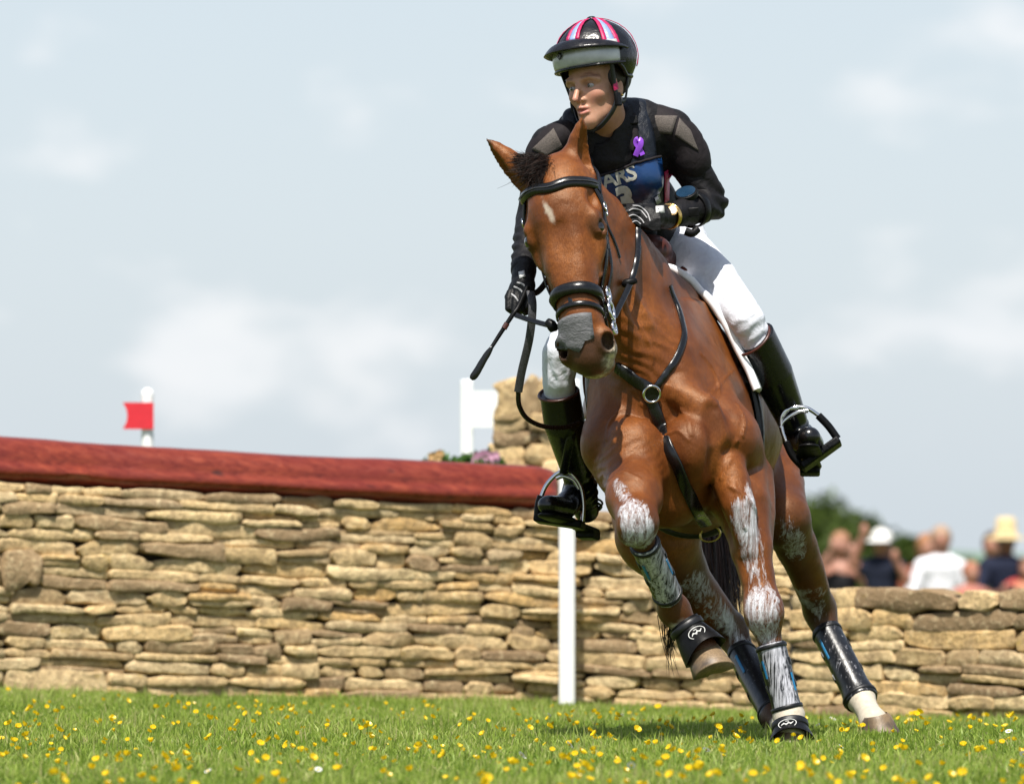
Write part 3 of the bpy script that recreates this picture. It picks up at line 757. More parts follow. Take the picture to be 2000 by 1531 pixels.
        leg(j, ('fe', 'pa', 'co'), [.038, .037, .046], .02)
    # head
    kl, kn, kc = 1.20, 1.08, 1.13
    def H(s_, n_, l_): return HP(s_, n_ * kn, l_ * kl)
    def he(c, r): return ell(c, (r[0], r[1] * kn, r[2] * kl), HAX)
    def hc(p, r, fl=None, ra=1.0): return chain(p, np.array(r) * kc, fl, ra)
    f.add(he(H(.085, .005, 0), (.125, .100, .085)), .05)
    f.add(hc([H(.13, .042, .0), H(.30, .036, 0), H(.45, .030, 0)], [.076, .066, .053]), .03)
    f.add(hc([H(.15, .022, .0), H(.27, -.01, 0)], [.100, .080], HN, 1.25), .03)
    f.add(he(H(.24, -.085, .036), (.155, .125, .050)), .03)
    f.add(he(H(.24, -.085, -.036), (.155, .125, .050)), .03)
    f.add(hc([H(.33, -.075, 0), H(.42, -.05, 0), H(.50, -.038, 0)], [.060, .05, .042]), .03)
    f.add(hc([H(.43, .016, 0), H(.50, .008, 0), H(.552, -.006, 0)], [.048, .056, .050]), .03)
    f.add(he(H(.552, -.014, 0), (.038, .05, .060)), .02)
    f.add(he(H(.565, -.060, 0), (.034, .036, .044)), .012)
    for q in (-1, 1):
        # facial crest, brow, eye and lids
        f.add(hc([H(.24, .030, q * .080), H(.33, .008, q * .062)], [.013, .009]), .018)
        f.add(hc([H(.150, .058, q * .068), H(.178, .064, q * .080), H(.205, .054, q * .084)], [.013, .014, .010]), .022)
        f.sub(he(H(.120, .056, q * .084), (.030, .018, .012)), .02)
        eo = nrm(HL * q * .80 + HN * .55 + HS * .05); et = nrm(HS * .85 + HN * -.35 * 1 + eo * 0); et = nrm(et - eo * (et @ eo)); es = np.cross(eo, et)
        E = HP(.205, .050, q * .0985)
        f.add(ell(E, (.024, .030, .023), (eo, et, es)), .014)
        f.sub(ell(E + eo * .022, (.017, .0215, .0130), (eo, et, es)), .003)
        # nostril: flared rim and deep comma-shaped hole
        f.add(he(H(.522, .026, q * .046), (.038, .026, .025)), .015)
        f.add(he(H(.545, .008, q * .056), (.026, .028, .014)), .012)
        f.sub(ell(H(.535, .034, q * .056), (.025, .026, .017), (nrm(HS + .35 * HN), nrm(HN - .35 * HS), HL)), .006)
        f.sub(he(H(.540, .016, q * .052), (.014, .034, .010)), .006)
        f.sub(he(H(.365, .0, q * .082), (.085, .032, .020)), .03)
    f.sub(chain([H(.575, -.032, -.058), H(.588, -.036, 0), H(.575, -.032, .058)], [.004, .004, .004]), .008)
    f.sub(he(H(.30, .112, 0), (.10, .010, .022)), .03)
    # ears: leaf-shaped, hollow
    def ear(base, mid, tip, r0, r1, facing):
        a = nrm(tip - base); fc = nrm(facing - a * (facing @ a))
        pts = catmull([base - a * .03, base + a * .02, mid, mid * .35 + tip * .65, tip], 9)
        rr = [r0 * .8, r0 * .95, r1, r1 * 1.0, r1 * .92, r1 * .72, r1 * .48, r1 * .25, .002]
        f.add(chain(pts, rr), .025)
        f.sub(chain(pts[2:8] + fc * (r1 * np.array([.95, .85, .75, .6, .42, .24]))[:, None], [r1 * .45, r1 * .62, r1 * .62, r1 * .5, r1 * .32, r1 * .16]), .006)
    ear(P(1042, 364, -.23 + HDY), P(1004, 326, -.245 + HDY), P(950, 271, -.26 + HDY), .046, .042, np.array([-.6, -.25, -.75]))
    ear(P(1126, 340, -.22 + HDY), P(1127, 296, -.235 + HDY), P(1138, 225, -.27 + HDY), .048, .041, np.array([.75, -.62, .1]))
    return f
def grease_mask(V):
    # white cross-country grease smeared on knees and legs
    g = np.zeros(len(V)); front = sstep(0.35, -0.15, 0)
    def seg(a, b, r, x=1.0, off=(0, -.03, 0)):
        t = np.clip(seg_t(V, a, b), 0, 1); c = np.asarray(a) + t[:, None] * (np.asarray(b) - np.asarray(a)) + np.asarray(off); return x * sstep(r, r * .45, dist(V, c))
    g = np.maximum(g, seg(P(1212, 955, -.16), P(1240, 1000, -.28), .040))
    g = np.maximum(g, seg(P(1228, 985, -.31), P(1254, 1056, -.27), .072))
    g = np.maximum(g, seg(P(1470, 950, .06), P(1466, 1050, .03), .036, .75))
    g = np.maximum(g, seg(P(1468, 1010, .04), P(1480, 1160, .0), .080))
    g = np.maximum(g, seg(P(1480, 1150, .0), P(1498, 1262, .0), .090))
    g = np.maximum(g, seg(P(1527, 1000, 1.16), P(1558, 1085, 1.33), .065, .60))
    g = np.maximum(g, seg(P(1580, 1160, 1.52), P(1602, 1205, 1.55), .065, .60))
    g = np.maximum(g, seg(P(1345, 1130, 1.12), P(1440, 1240, 1.33), .065, .66))
    for (x, y, Y, r) in ((1286, 650, .03, .007), (1358, 738, .12, .006), (1366, 640, .25, .005), (1391, 692, .25, .005), (1362, 668, .2, .005), (1418, 843, .08, .004)):
        pass
    return np.clip(g + .38 * fbm(V * 17, 21, 3) * (g > .02) * sstep(0, .3, g), 0, 1)
def build_horse():
    V, Q = horse_field(0.0065).build(); N = normals(V, Q)
    # veins and skin folds as shallow real relief
    def vein(pts, w=.006, h=.0035):
        c = catmull(pts, 40); d = np.min(np.stack([dist(V, p) for p in c]), 0); return h * sstep(w * 1.6, 0, d)
    h = np.zeros(len(V)); bv = BVHTree.FromPolygons([tuple(v) for v in V], [tuple(q) for q in Q])
    def on(x, y):
        p = bv.ray_cast(Vector((0, -CAM_D, CAM_H)), Vector(P(x, y, 0)) - Vector((0, -CAM_D, CAM_H)))[0]; return None if p is None else np.array(p)
    for pts in ([(1455, 700), (1420, 735), (1398, 760), (1385, 770)], [(1440, 860), (1425, 900), (1408, 935)], [(1425, 950), (1450, 965), (1470, 985), (1478, 1010)], [(1432, 940), (1445, 990), (1455, 1030)],
                [(1330, 800), (1345, 825), (1350, 850)], [(1240, 760), (1255, 790), (1262, 820)], [(1250, 640), (1270, 680), (1275, 710)], [(1190, 940), (1215, 925), (1245, 935)], [(1370, 690), (1392, 720), (1405, 760), (1400, 790)], [(1300, 850), (1325, 842), (1345, 860)], [(1440, 790), (1455, 820), (1450, 850)], [(1210, 800), (1190, 830), (1185, 860)], [(1065, 500), (1060, 530), (1068, 560)], [(1180, 500), (1175, 530), (1165, 555)]):
        pw = [on(*p) for p in pts]; pw = [p for p in pw if p is not None]
        if len(pw) > 2: h += vein(pw, .005, .0055)
    # throat skin folds
    th = sstep(.20, .05, dist(V, P(1255, 690, .06)))
    h += .0016 * th * np.sin((V @ nrm([.4, 0, .9])) * 190 + 3 * fbm(V * 14, 5)) 
    ch = sstep(.16, .04, dist(V, P(1215, 930, .0))); h += .002 * ch * np.sin((V @ nrm([-.5, 0, .85])) * 260 + 2.5 * fbm(V * 18, 6))
    h += .0035 * fbm(V * 11, 8, 3) * sstep(.35, .6, V[:, 2])
    V = V + N * h[:, None]
    s = (V - H0) @ HS / HKS; n = (V - H0) @ HN; l = (V - H0) @ HL; inhead = (np.abs(l) < .16) & (s > -.02) & (s < .66) & (n > -.15 + .1 * np.clip((s - .4) / .2, 0, 1)) & (V[:, 1] < .14)
    dark = np.zeros(len(V))
    mz = sstep(.47, .56, s + .02 * fbm(V * 30, 3)) * inhead
    dark = np.maximum(dark, .78 * mz); dark = np.maximum(dark, .92 * sstep(.060, .022, dist(V, HP(.582, .005, -.012))))  # second patch paints the shadow under the nose into the skin colour
    for q in (-1, 1):
        dark = np.maximum(dark, .85 * sstep(.050, .018, np.sqrt(((s - .205)) ** 2 + (n - .052) ** 2 + (l - q * .110) ** 2)) * inhead)
        dark = np.maximum(dark, .97 * sstep(.040, .022, np.linalg.norm(V - HP(.537, .028, q * .064), axis=1)))
        dark = np.maximum(dark, .45 * sstep(.075, .03, np.linalg.norm(V - HP(.43, -.01, q * .065), axis=1)))
    dark = np.maximum(dark, .8 * sstep(.022, .008, dist(V, P(952, 273, -.26 + HDY))))
    # black points on the lower legs, hind ones deepened with painted shade
    for j, a, b in ((LF, .62, 1), (RF, .8, 1), (LH, .9, 1), (RH, .9, 1)):
        top = j.get('fm', j.get('ga')); lo = j['bk']; t = seg_t(V, top, lo); near = np.minimum.reduce([dist(V, j[k]) for k in ('kn' if 'kn' in j else 'hk', 'bk', 'cm', 'fe', 'pa', 'co')]) < .12
        hind = 'hk' in j; dark = np.maximum(dark, (.85 if hind else .6) * sstep(-.3 if hind else .75, 1.0 if hind else 1.15, t) * near)
    ins = np.maximum(sstep(.22, .05, dist(V, P(1345, 1130, 1.1))), sstep(.25, .06, dist(V, P(1545, 1060, 1.3)))); dark = np.maximum(dark, .55 * ins)  # shade on the inner hind legs, painted into the coat
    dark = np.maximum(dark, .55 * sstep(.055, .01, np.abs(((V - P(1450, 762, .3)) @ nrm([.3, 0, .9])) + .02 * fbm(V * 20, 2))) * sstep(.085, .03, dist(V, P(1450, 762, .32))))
    white = np.zeros(len(V))
    white = np.maximum(white, sstep(.09, .075, dist(V, LF['pa'] + np.array([0, 0, -.005]))) * (V[:, 2] < P(0, 1374, 0)[2]))
    white = np.maximum(white, sstep(.165, .15, dist(V, LH['co'])))
    white = np.maximum(white, sstep(.045, .03, dist(V, P(1330, 1216, -.0)) + .01 * fbm(V * 60, 4)))
    white = np.maximum(white, sstep(.075, .06, dist(V, RH['co'])))
    # star on the forehead
    st = np.sqrt(((s - .158) / .034) ** 2 + ((l + .006 - .35 * (s - .155)) / .0085) ** 2) + .65 * fbm(V * 45, 12); white = np.maximum(white, .62 * sstep(1.2, .3, st) * inhead * (n > .04))
    # pale foam on the lips
    foam = 1.3 * sstep(.060, .02, dist(V, HP(.57, -.020, .066))) * (.6 + .5 * fbm(V * 50, 14)); foam = np.maximum(foam, 1.2 * sstep(.055, .015, dist(V, HP(.605, -.055, .0))) * (.6 + .5 * fbm(V * 50, 15)))
    gr = .86 * grease_mask(V)
    b = MB('bay_coat'); co = b.coord('Object'); lo_n = b.noise(7, 4, .55); fine = b.noise(260, 4, .7, b.coord('Object', (1, 1, .35))); mid = b.noise(55, 4, .6)
    coat = b.ramp(lo_n, [(.3, (.092, .0235, .0045)), (.5, (.168, .048, .0088)), (.72, (.258, .082, .0155))])
    coat = b.mix(b.ramp(mid, [(.35, .35), (.6, 0.0)]), coat, (.075, .020, .005))
    coat = b.mix(b.ramp(fine, [(.38, .45), (.6, 0.0)]), coat, (.07, .018, .004))
    dk = b.mix(mid, (.018, .011, .008), (.035, .020, .013))
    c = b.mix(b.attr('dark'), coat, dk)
    wh = b.mix(mid, (.46, .40, .30), (.62, .57, .48)); c = b.mix(b.math('MULTIPLY', b.attr('white'), b.ramp(mid, [(.2, .85), (.5, 1.0)])), c, wh)
    c = b.mix(b.math('MULTIPLY', b.attr('foam'), b.ramp(b.noise(90, 4), [(.35, .3), (.6, 1.0)])), c, (.62, .58, .45))
    # grease: streaky, thick in places, the coat showing through
    gn = b.noise(20, 7, .72, b.coord('Object', (2.4, 1.8, .38)), 1.2); g2 = b.noise(70, 5, .7, b.coord('Object', (1.8, 1.4, .35)), 1.5)
    gt = b.math('ADD', b.attr('grease'), b.math('ADD', b.math('MULTIPLY', b.math('SUBTRACT', gn, .53), 3.4), b.math('MULTIPLY', b.math('SUBTRACT', g2, .5), 1.9)))
    gm = b.ramp(gt, [(.22, 0.0), (.45, .28), (.75, .58), (1.1, .95)]); gm = b.math('MULTIPLY', gm, b.ramp(b.attr('grease'), [(.02, 0.0), (.22, 1.0)]))
    c = b.mix(gm, c, (.66, .66, .70))
    rough = b.mix(gm, b.ramp(fine, [(.3, .34), (.7, .50)]), .17)
    b.set(color=c, rough=rough, spec=.5); b.L.new(b.mix(gm, (1.0, .76, .54), (1.0, 1.0, 1.0)), b.b.inputs['Specular Tint'])
    hh = b.math('ADD', b.math('MULTIPLY', fine, .75), b.math('MULTIPLY', b.math('MULTIPLY', gm, g2), 2.6)); hh = b.math('ADD', hh, b.math('MULTIPLY', mid, .25)); b.bump(hh, .55, .004)
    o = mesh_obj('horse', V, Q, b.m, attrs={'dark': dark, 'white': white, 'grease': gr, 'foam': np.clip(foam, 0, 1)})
    tag(o, 'bay horse with white star and greased legs galloping towards the viewer', 'horse')
    return o, BVHTree.FromPolygons([tuple(v) for v in V], [tuple(q) for q in Q])
HORSE, HB = build_horse()
def snap(p, off=0.0):
    q, n, i, d = HB.find_nearest(Vector(p)); n = np.array(n); return np.array(q) + n * off, n
# view-independent helper: point of the horse surface met when coming from the front at the given place
def front(x, y):
    o = Vector((0, -CAM_D, CAM_H)); h = HB.ray_cast(o, Vector(P(x, y, 0)) - o); return np.array(h[0]), np.array(h[1])

# ---- eyes, hooves, hair
def sphere(c, r, nu=20, nv=12, sc=(1, 1, 1), axes=None):
    A = np.eye(3) if axes is None else np.array(axes); V = []; F = []
    for i in range(nv + 1):
        t = math.pi * i / nv
        for k in range(nu): a = 2 * math.pi * k / nu; V.append((math.sin(t) * math.cos(a), math.sin(t) * math.sin(a), math.cos(t)))
    V = np.array(V) * r * np.array(sc) @ A + np.asarray(c)
    F = [(i * nu + k, (i + 1) * nu + k, (i + 1) * nu + (k + 1) % nu, i * nu + (k + 1) % nu) for i in range(nv) for k in range(nu)]
    return V, F
EYE = simple('horse_eye', (.006, .004, .003), .05, .1, 20, 0, coat=1.0)
for q in (-1, 1):
    V, F = sphere(HP(.205, .050, q * .0985), .0215); mesh_obj('eye', V, F, EYE, HORSE)
def m_hoof():
    b = MB('hoof_horn'); n = b.noise(6, 4, .6, b.coord('Object', (30, 30, 3))); n2 = b.noise(9, 3)
    c = b.ramp(n, [(.3, (.13, .085, .045)), (.7, (.26, .18, .10))]); c = b.mix(b.ramp(n2, [(.45, 0.0), (.6, .8)]), c, (.045, .034, .028))
    b.set(color=c, rough=.5).bump(n, .3, .002); return b.m
HOOF = m_hoof()
def hoof(co, down, fwd, r0=.047, r1=.064, h=.085):
    down = nrm(down); fwd = nrm(fwd - down * (fwd @ down)); sd = np.cross(down, fwd); V = []; n = 26; lv = [(-.012, .80), (0, .98), (.006, 1.03), (.02, 1), (.06, 1), (.09, 1), (.092, .9)]
    rows = [(-.014, r0 * .82, 0), (-.004, r0 * 1.0, 0), (.004, r0 * 1.06, 0), (h * .5, (r0 + r1) / 2, .018), (h * .96, r1, .036), (h, r1 * .95, .037), (h, r1 * .3, .03)]
    for (z, r, sh) in rows:
        for k in range(n):
            a = 2 * math.pi * k / n; ca, sa = math.cos(a), math.sin(a); rr = r * (1 - .16 * max(0, -ca) ** 1.5)
            zz = z * (1 - .28 * max(0, -ca)) if z > 0 else z
            V.append(co + down * zz + fwd * (rr * ca + sh) + sd * rr * sa * .96)
    F = [(i * n + k, i * n + (k + 1) % n, (i + 1) * n + (k + 1) % n, (i + 1) * n + k) for i in range(len(rows) - 1) for k in range(n)] + [tuple((len(rows) - 1) * n + k for k in range(n))]
    o = mesh_obj('hoof', V, F, HOOF, HORSE); return o
hoof(P(1546, 1437, -.02), np.array([-.08, 0, -1.0]), np.array([0, -1, 0]), h=.062)
hoof(P(1372, 1272, .0), nrm(P(1398, 1335, -.05) - P(1372, 1272, .0)), np.array([.15, -1, .1]), .050, .066, .098)
hoof(P(1712, 1404, 1.32), np.array([.22, 0.1, -1.0]), np.array([.15, -1, 0]), h=.066)
hoof(P(1540, 1424, .95), np.array([.1, 0, -1.0]), np.array([0, -1, 0]), h=.055)
HAIR = (lambda b: b.set(color=b.ramp(b.attr('tone'), [(0, (.006, .004, .003)), (.7, (.014, .008, .006)), (1, (.045, .020, .012))]), rough=.5, spec=.25).m)(MB('dark_hair'))
def strands(name, curves, w0, parent, mat=HAIR, tones=None):
    V = []; F = []; T = []; o = 0
    for i, c in enumerate(curves):
        c = np.asarray(c); n = len(c); tan = np.gradient(c, axis=0); g = np.random.default_rng(i); side = g.standard_normal(3)
        tn = g.random() if tones is None else tones[i]
        for k in range(n):
            t = nrm(tan[k]); s = nrm(np.cross(t, side)); u = np.cross(t, s); w = w0 * (1 - (k / (n - 1)) ** 2.5 * .9)
            for a in range(3): V.append(c[k] + w * (math.cos(a * 2.094) * s + math.sin(a * 2.094) * u)); T.append(tn)
        F += [(o + k * 3 + a, o + k * 3 + (a + 1) % 3, o + (k + 1) * 3 + (a + 1) % 3, o + (k + 1) * 3 + a) for k in range(n - 1) for a in range(3)]; o += n * 3
    ob = mesh_obj(name, np.array(V), np.array(F), mat, parent, attrs={'tone': T}); return ob
def build_hair():
    g = np.random.default_rng(2)
    # forelock: a wind-blown tuft between the ears
    cs = []
    for k in range(1900):
        u = g.normal(0, 1); b0 = P(1078 + 11 * u, 334 + g.normal(0, 7), -.25 + HDY + g.uniform(-.01, .05)); w = g.random()
        if w < .62: e = P(1042 + g.normal(0, 18), 334 + g.normal(0, 12), -.31 + HDY + g.normal(0, .015))
        elif w < .72: e = P(1016 + g.normal(0, 8), 309 + g.normal(0, 6), -.29 + HDY)
        else: e = P(1064 + 10 * u, 362 + g.normal(0, 9), -.335 + HDY)
        m = (b0 + e) / 2 + np.array([g.normal(0, .005), -.020 + g.normal(0, .005), .012 + g.normal(0, .006)]); cs.append(catmull([b0, m, e + (e - m) * .0, e + (e - m) * .25], 7))
    strands('forelock', cs, .0007, HORSE)
    # braided-down mane along the crest seen beyond the neck
    cs = []
    for k in range(260):
        t = g.random(); b = P(1118 + 175 * t, 352 + 190 * t, .02 + .5 * t); q, nn = snap(b + np.array([-.02, .1, .12])); e = q + np.array([-.05 + g.normal(0, .01), .03, -.02 - .05 * g.random()]); cs.append(catmull([q, q + nn * .02, e], 5))
    strands('mane', cs, .0022, HORSE)
    # tail
    cs = []; dock = P(1382, 700, 2.0)
    for k in range(520):
        u = g.normal(0, 1); v = g.normal(0, 1); b = dock + np.array([g.normal(0, .02), g.normal(0, .02), g.normal(0, .02)]); z = g.uniform(1130, 1262)
        e = P(1405 + 22 * u + (z - 1150) * .12, z, 1.95 + .06 * v); m1 = P(1378 + 8 * u, 780, 2.12 + .03 * v); m2 = P(1392 + 16 * u, 960, 2.08 + .05 * v)
        cs.append(catmull([b, m1, m2, (m2 + e) / 2 + g.normal(0, .008, 3), e], 12))
    TAILM = (lambda b: b.set(color=b.ramp(b.attr('tone'), [(0, (.010, .005, .003)), (.7, (.045, .016, .008)), (1, (.11, .04, .018))]), rough=.45, spec=.4).m)(MB('tail_hair'))
    strands('tail', cs, .0028, HORSE, TAILM)
    # feather behind the lifted fetlock
    cs = []
    for k in range(46):
        b = RF['fe'] + np.array([g.normal(-.0, .015), .04, g.normal(-.02, .02)]); e = P(1312 + g.normal(0, 9), 1255 + abs(g.normal(0, 34)), .12); cs.append(catmull([b, (b + e) / 2 + np.array([-.01, .02, 0]), e], 6))
    strands('fetlock_hair', cs, .0012, HORSE)
build_hair()
# ================================================================== tack
LEATHER = simple('black_leather', (.005, .005, .0055), .24, .3, 60, .25, 500, .001)
BROWN = simple('dark_brown_leather', (.055, .014, .009), .38, .3, 40, .25, 400, .001)
STEEL = simple('polished_steel', (.62, .62, .63), .16, .08, 30, 0, metal=1.0)
NEOP = simple('black_neoprene', (.005, .0055, .007), .45, .3, 50, .3, 700, .001)
RUBBER = simple('black_rubber', (.005, .005, .0055), .40, .25, 50, .3, 400, .0015, spec=.15)
def m_boot_shell():
    b = MB('boot_shell'); g = b.attr('grease'); n = b.noise(26, 6, .7, b.coord('Object', (4.5, 3.5, .25)), .8); n2 = b.noise(90, 5, .7, b.coord('Object', (1.5, 1.2, .3)))
    t = b.math('ADD', g, b.math('ADD', b.math('MULTIPLY', b.math('SUBTRACT', n, .55), 2.6), b.math('MULTIPLY', b.math('SUBTRACT', n2, .5), .8)))
    m = b.math('MULTIPLY', b.ramp(t, [(.34, 0.0), (.55, .45), (.95, .95)]), b.ramp(g, [(.02, 0.0), (.2, 1.0)]))
    b.set(color=b.mix(m, b.mix(n2, (.005, .006, .008), (.012, .013, .016)), (.62, .62, .68)), rough=b.mix(m, .28, .3)); b.bump(b.math('ADD', b.math('MULTIPLY', m, 1.5), n2), .35, .002); return b.m
SHELL = m_boot_shell()
BLUE = simple('blue_print', (.01, .17, .36), .5, .1, 30, 0)
def leg_boot(j, label, r0, r1, t0, t1, gr, blue):
    top = j['kn' if 'kn' in j else 'hk'] * (1 - t0) + j['bk'] * t0; bot = j['fe'] * (1 - t1) + j['cm'] * t1
    ax = nrm(j['fe'] - j['bk']); root = empty('tendon_boot', tuple(bot))
    f = Field(.004).add(chain([top - ax * .02, j['bk'], j['cm'], j['fe'], j['fe'] + ax * .02], [r0 * 1.04, r0, (r0 * .92 + r1 * .08), r1 * .98, r1]), 0)
    fb = nrm(np.array([0, -1, 0]) - ax * (-ax[1]))
    f.add(chain([j['bk'] + fb * .014, j['cm'] + fb * .014, j['fe'] * .7 + j['cm'] * .3 + fb * .016], [.022, .024, .024]), .015)
    f.add(ell(j['fe'] - fb * .012, (r1 * 1.05, r1 * 1.05, r1 * 1.1)), .02)
    f.cut(half(top, -ax), .004).cut(half(bot, ax), .004)
    V, Q = f.build(); t = seg_t(V, top, bot); N = normals(V, Q)
    fr = sstep(.15, .75, N @ fb)
    g = gr * fr * (.8 + .2 * vnoise(V * 40, 2)); mesh_obj('shell', V, Q, SHELL, root, attrs={'grease': g})
    bv = BVHTree.FromPolygons([tuple(v) for v in V], [tuple(q) for q in Q]); sd = np.cross(ax, fb)
    def loop(tt, w, th, nm, mat):
        c = top * (1 - tt) + bot * tt; pts = []; nn = []
        for a in (np.linspace(0, 2 * math.pi, 28, endpoint=False) if nm == 'binding' else np.linspace(1.25, 2 * math.pi - 1.25, 22)):
            d = math.cos(a) * fb + math.sin(a) * sd; h = bv.ray_cast(Vector(c + d * .2), Vector(-d)); 
            pts.append(np.array(h[0]) if h[0] else c + d * r0); nn.append(d)
        V, F = band(pts, nn, w, th, nm == 'binding', .15); mesh_obj(nm, V, F, mat, root)
    loop(.05, .012, .003, 'binding', NEOP); loop(.94, .012, .003, 'binding', NEOP)
    for tt in (.30, .62): loop(tt, .022, .0025, 'strap', NEOP)
    for (tt, an) in blue:
        pts = []; nn = []
        for q in np.linspace(-.13, .13, 7):
            c = top * (1 - tt - q) + bot * (tt + q); d = math.cos(an) * fb + math.sin(an) * sd; h = bv.ray_cast(Vector(c + d * .2), Vector(-d))
            if h[0]: pts.append(np.array(h[0]) + d * .0025); nn.append(d)
        if len(pts) > 3: V, F = band(pts, nn, .009, .001); mesh_obj('blue_stripe', V, F, BLUE, root)
    tag(root, label, 'leg boot', 'tendon boots on the horse\'s legs'); return root
leg_boot(LF, 'greasy black tendon boot on the horse\'s planted foreleg', .043, .041, .92, .10, .95, ((.35, .95), (.6, -1.0)))
leg_boot(RF, 'greasy black tendon boot on the horse\'s lifted foreleg', .042, .042, .92, .32, .95, ((.35, .8), (.45, -1.0)))
leg_boot(LH, 'black tendon boot on the horse\'s rear leg nearest the spectators', .046, .048, .85, -.08, .28, ((.3, .75),))
leg_boot(RH, 'black tendon boot on the hind leg half hidden by the planted foreleg', .045, .045, .85, .0, .2, ((.5, -.9), (.3, .5)))
WHITEPRINT = simple('pale_print', (.60, .60, .58), .5, .05, 30, 0)
def bell_boot(c0, c1, r0, r1, label, fwd):
    ax = nrm(c1 - c0); fw = nrm(fwd - ax * (fwd @ ax)); sd = np.cross(ax, fw); L = np.linalg.norm(c1 - c0); root = empty('bell_boot', tuple(c1)); n = 36; V = []
    rows = [(-.02, r0 * .97), (-.02, r0 * 1.06), (.12, r0 * 1.08), (.2, r0 * 1.02), (.45, r0 * .6 + r1 * .4), (.75, r0 * .25 + r1 * .75), (1, r1), (1.0, r1 * .93), (.5, r0 * .5 + r1 * .4)]
    for z, r in rows:
        for k in range(n):
            a = 2 * math.pi * k / n; zz = z * (1 - .22 * max(0, math.cos(a)) ** 2) if z > .6 else z
            V.append(c0 + ax * L * zz + (fw * math.cos(a) * 1.04 + sd * math.sin(a)) * r + fw * .012 * z)
    F = [(i * n + k, i * n + (k + 1) % n, (i + 1) * n + (k + 1) % n, (i + 1) * n + k) for i in range(len(rows) - 1) for k in range(n)]
    mesh_obj('cuff', np.array(V), F, RUBBER, root)
    # oval maker's mark on the front
    m = c0 + ax * L * .48 + fw * (r0 * .58 + r1 * .42 + .012); pn = nrm(fw + ax * (-(r1 - r0) / L)); up = nrm(np.cross(sd, pn)); s2 = np.cross(up, pn)
    V, F = ring(m, s2, up, (.026, .017), .0013, 30, 6); mesh_obj('badge_ring', V, F, WHITEPRINT, root)
    parts = []
    for (u0, u1, v0, v1) in ((-.018, -.010, -.004, .004), (-.010, -.004, .004, -.004), (-.003, .004, -.005, .006), (.005, .010, .004, -.004), (.010, .018, -.003, .004), (-.006, .006, -.010, -.010), (-.005, .005, .010, .009), (-.016, .016, .0, .0005)):
        parts.append(tube([m + s2 * u0 + up * v0 + pn * .001, m + s2 * u1 + up * v1 + pn * .001], .0013, 5))
    V, F = merge(parts); mesh_obj('badge_lettering', V, F, WHITEPRINT, root)
    V, F = band([c0 + ax * L * .14 + (fw * math.cos(a) * 1.04 + sd * math.sin(a)) * r0 * 1.08 for a in np.linspace(-1.9, 1.9, 20)], [fw * math.cos(a) + sd * math.sin(a) for a in np.linspace(-1.9, 1.9, 20)], .020, .004); mesh_obj('strap', V, F, NEOP, root)
    tag(root, label, 'bell boot', 'bell boots on the front hooves')
bell_boot(P(1336, 1218, .0), P(1378, 1278, -.02), .045, .070, 'black bell boot with oval badge round the lifted front hoof', np.array([.1, -1, .25]))
bell_boot(P(1542, 1412, .0), P(1548, 1452, -.03), .046, .066, 'black bell boot with oval badge on the hoof planted in the grass', np.array([-.15, -1, .15]))

# ---- bridle
BR = empty('bridle', tuple(H0))
def head_loop(s0, s1, a0, a1, n, off=.0, nc=-.02, tilt=0.0, dip=0.0):
    pts = []; nn = []
    for t in np.linspace(0, 1, n):
        a = a0 + (a1 - a0) * t; s = s0 + (s1 - s0) * t + tilt * (1 - math.cos(a)) + dip * math.exp(-(a / .25) ** 2)
        c = HP(s, nc, 0); d = math.cos(a) * HN + math.sin(a) * HL; h = HB.ray_cast(Vector(c + d * .32), Vector(-d))
        p = np.array(h[0]) if h[0] else c + d * .1; pts.append(p + d * off); nn.append(d)
    p = np.array(pts); q = p.copy(); q[1:-1] = (p[:-2] + 2 * p[1:-1] + p[2:]) / 4; return q, np.array(nn)
pts, nn = head_loop(.078, .078, -1.25, 1.25, 40, .002, -.01, -.015, .012); V, F = band(pts, nn, .032, .009, False, .4); mesh_obj('browband', V, F, LEATHER, BR)
V, F = band(pts + nn * .0145, nn, .004, .0015); mesh_obj('browband_piping', V, F, simple('brow_piping', (.03, .03, .033), .3), BR)
pts, nn = head_loop(.385, .385, -2.2, 2.2, 56, .002, -.03, .028); V, F = band(pts, nn, .036, .011, False, .5); mesh_obj('noseband', V, F, LEATHER, BR)
pts, nn = head_loop(.398, .398, -1.5, 1.5, 40, .004, -.03, .03); V, F = band(pts, nn, .008, .008); mesh_obj('noseband_trim', V, F, LEATHER, BR)
pts, nn = head_loop(.430, .430, -2.6, 2.6, 50, .003, -.03, .035); V, F = band(pts, nn, .016, .005); mesh_obj('flash_strap', V, F, LEATHER, BR)
pts = [HP(.40, .088, -.005), HP(.44, .084, -.005)]; V, F = band([pts[0] + HN * .004, (pts[0] + pts[1]) / 2 + HN * .008, pts[1] + HN * .004], [HN] * 3, .014, .004); mesh_obj('flash_keeper', V, F, LEATHER, BR)
def side_strap(name, sl, w, th, q, mat=LEATHER):
    pts = []; nn = []
    ctrl = catmull([(s, n, 0) for s, n in sl], 26)
    for s, n, _ in ctrl:
        c = HP(s, n, 0); d = HL * q; h = HB.ray_cast(Vector(c + d * .3), Vector(-d)); p = np.array(h[0]) if h[0] else c + d * .08; pts.append(p + d * .003); nn.append(d)
    p = np.array(pts); p[1:-1] = (p[:-2] + 2 * p[1:-1] + p[2:]) / 4
    V, F = band(p, nn, w, th); mesh_obj(name, V, F, mat, BR); return p
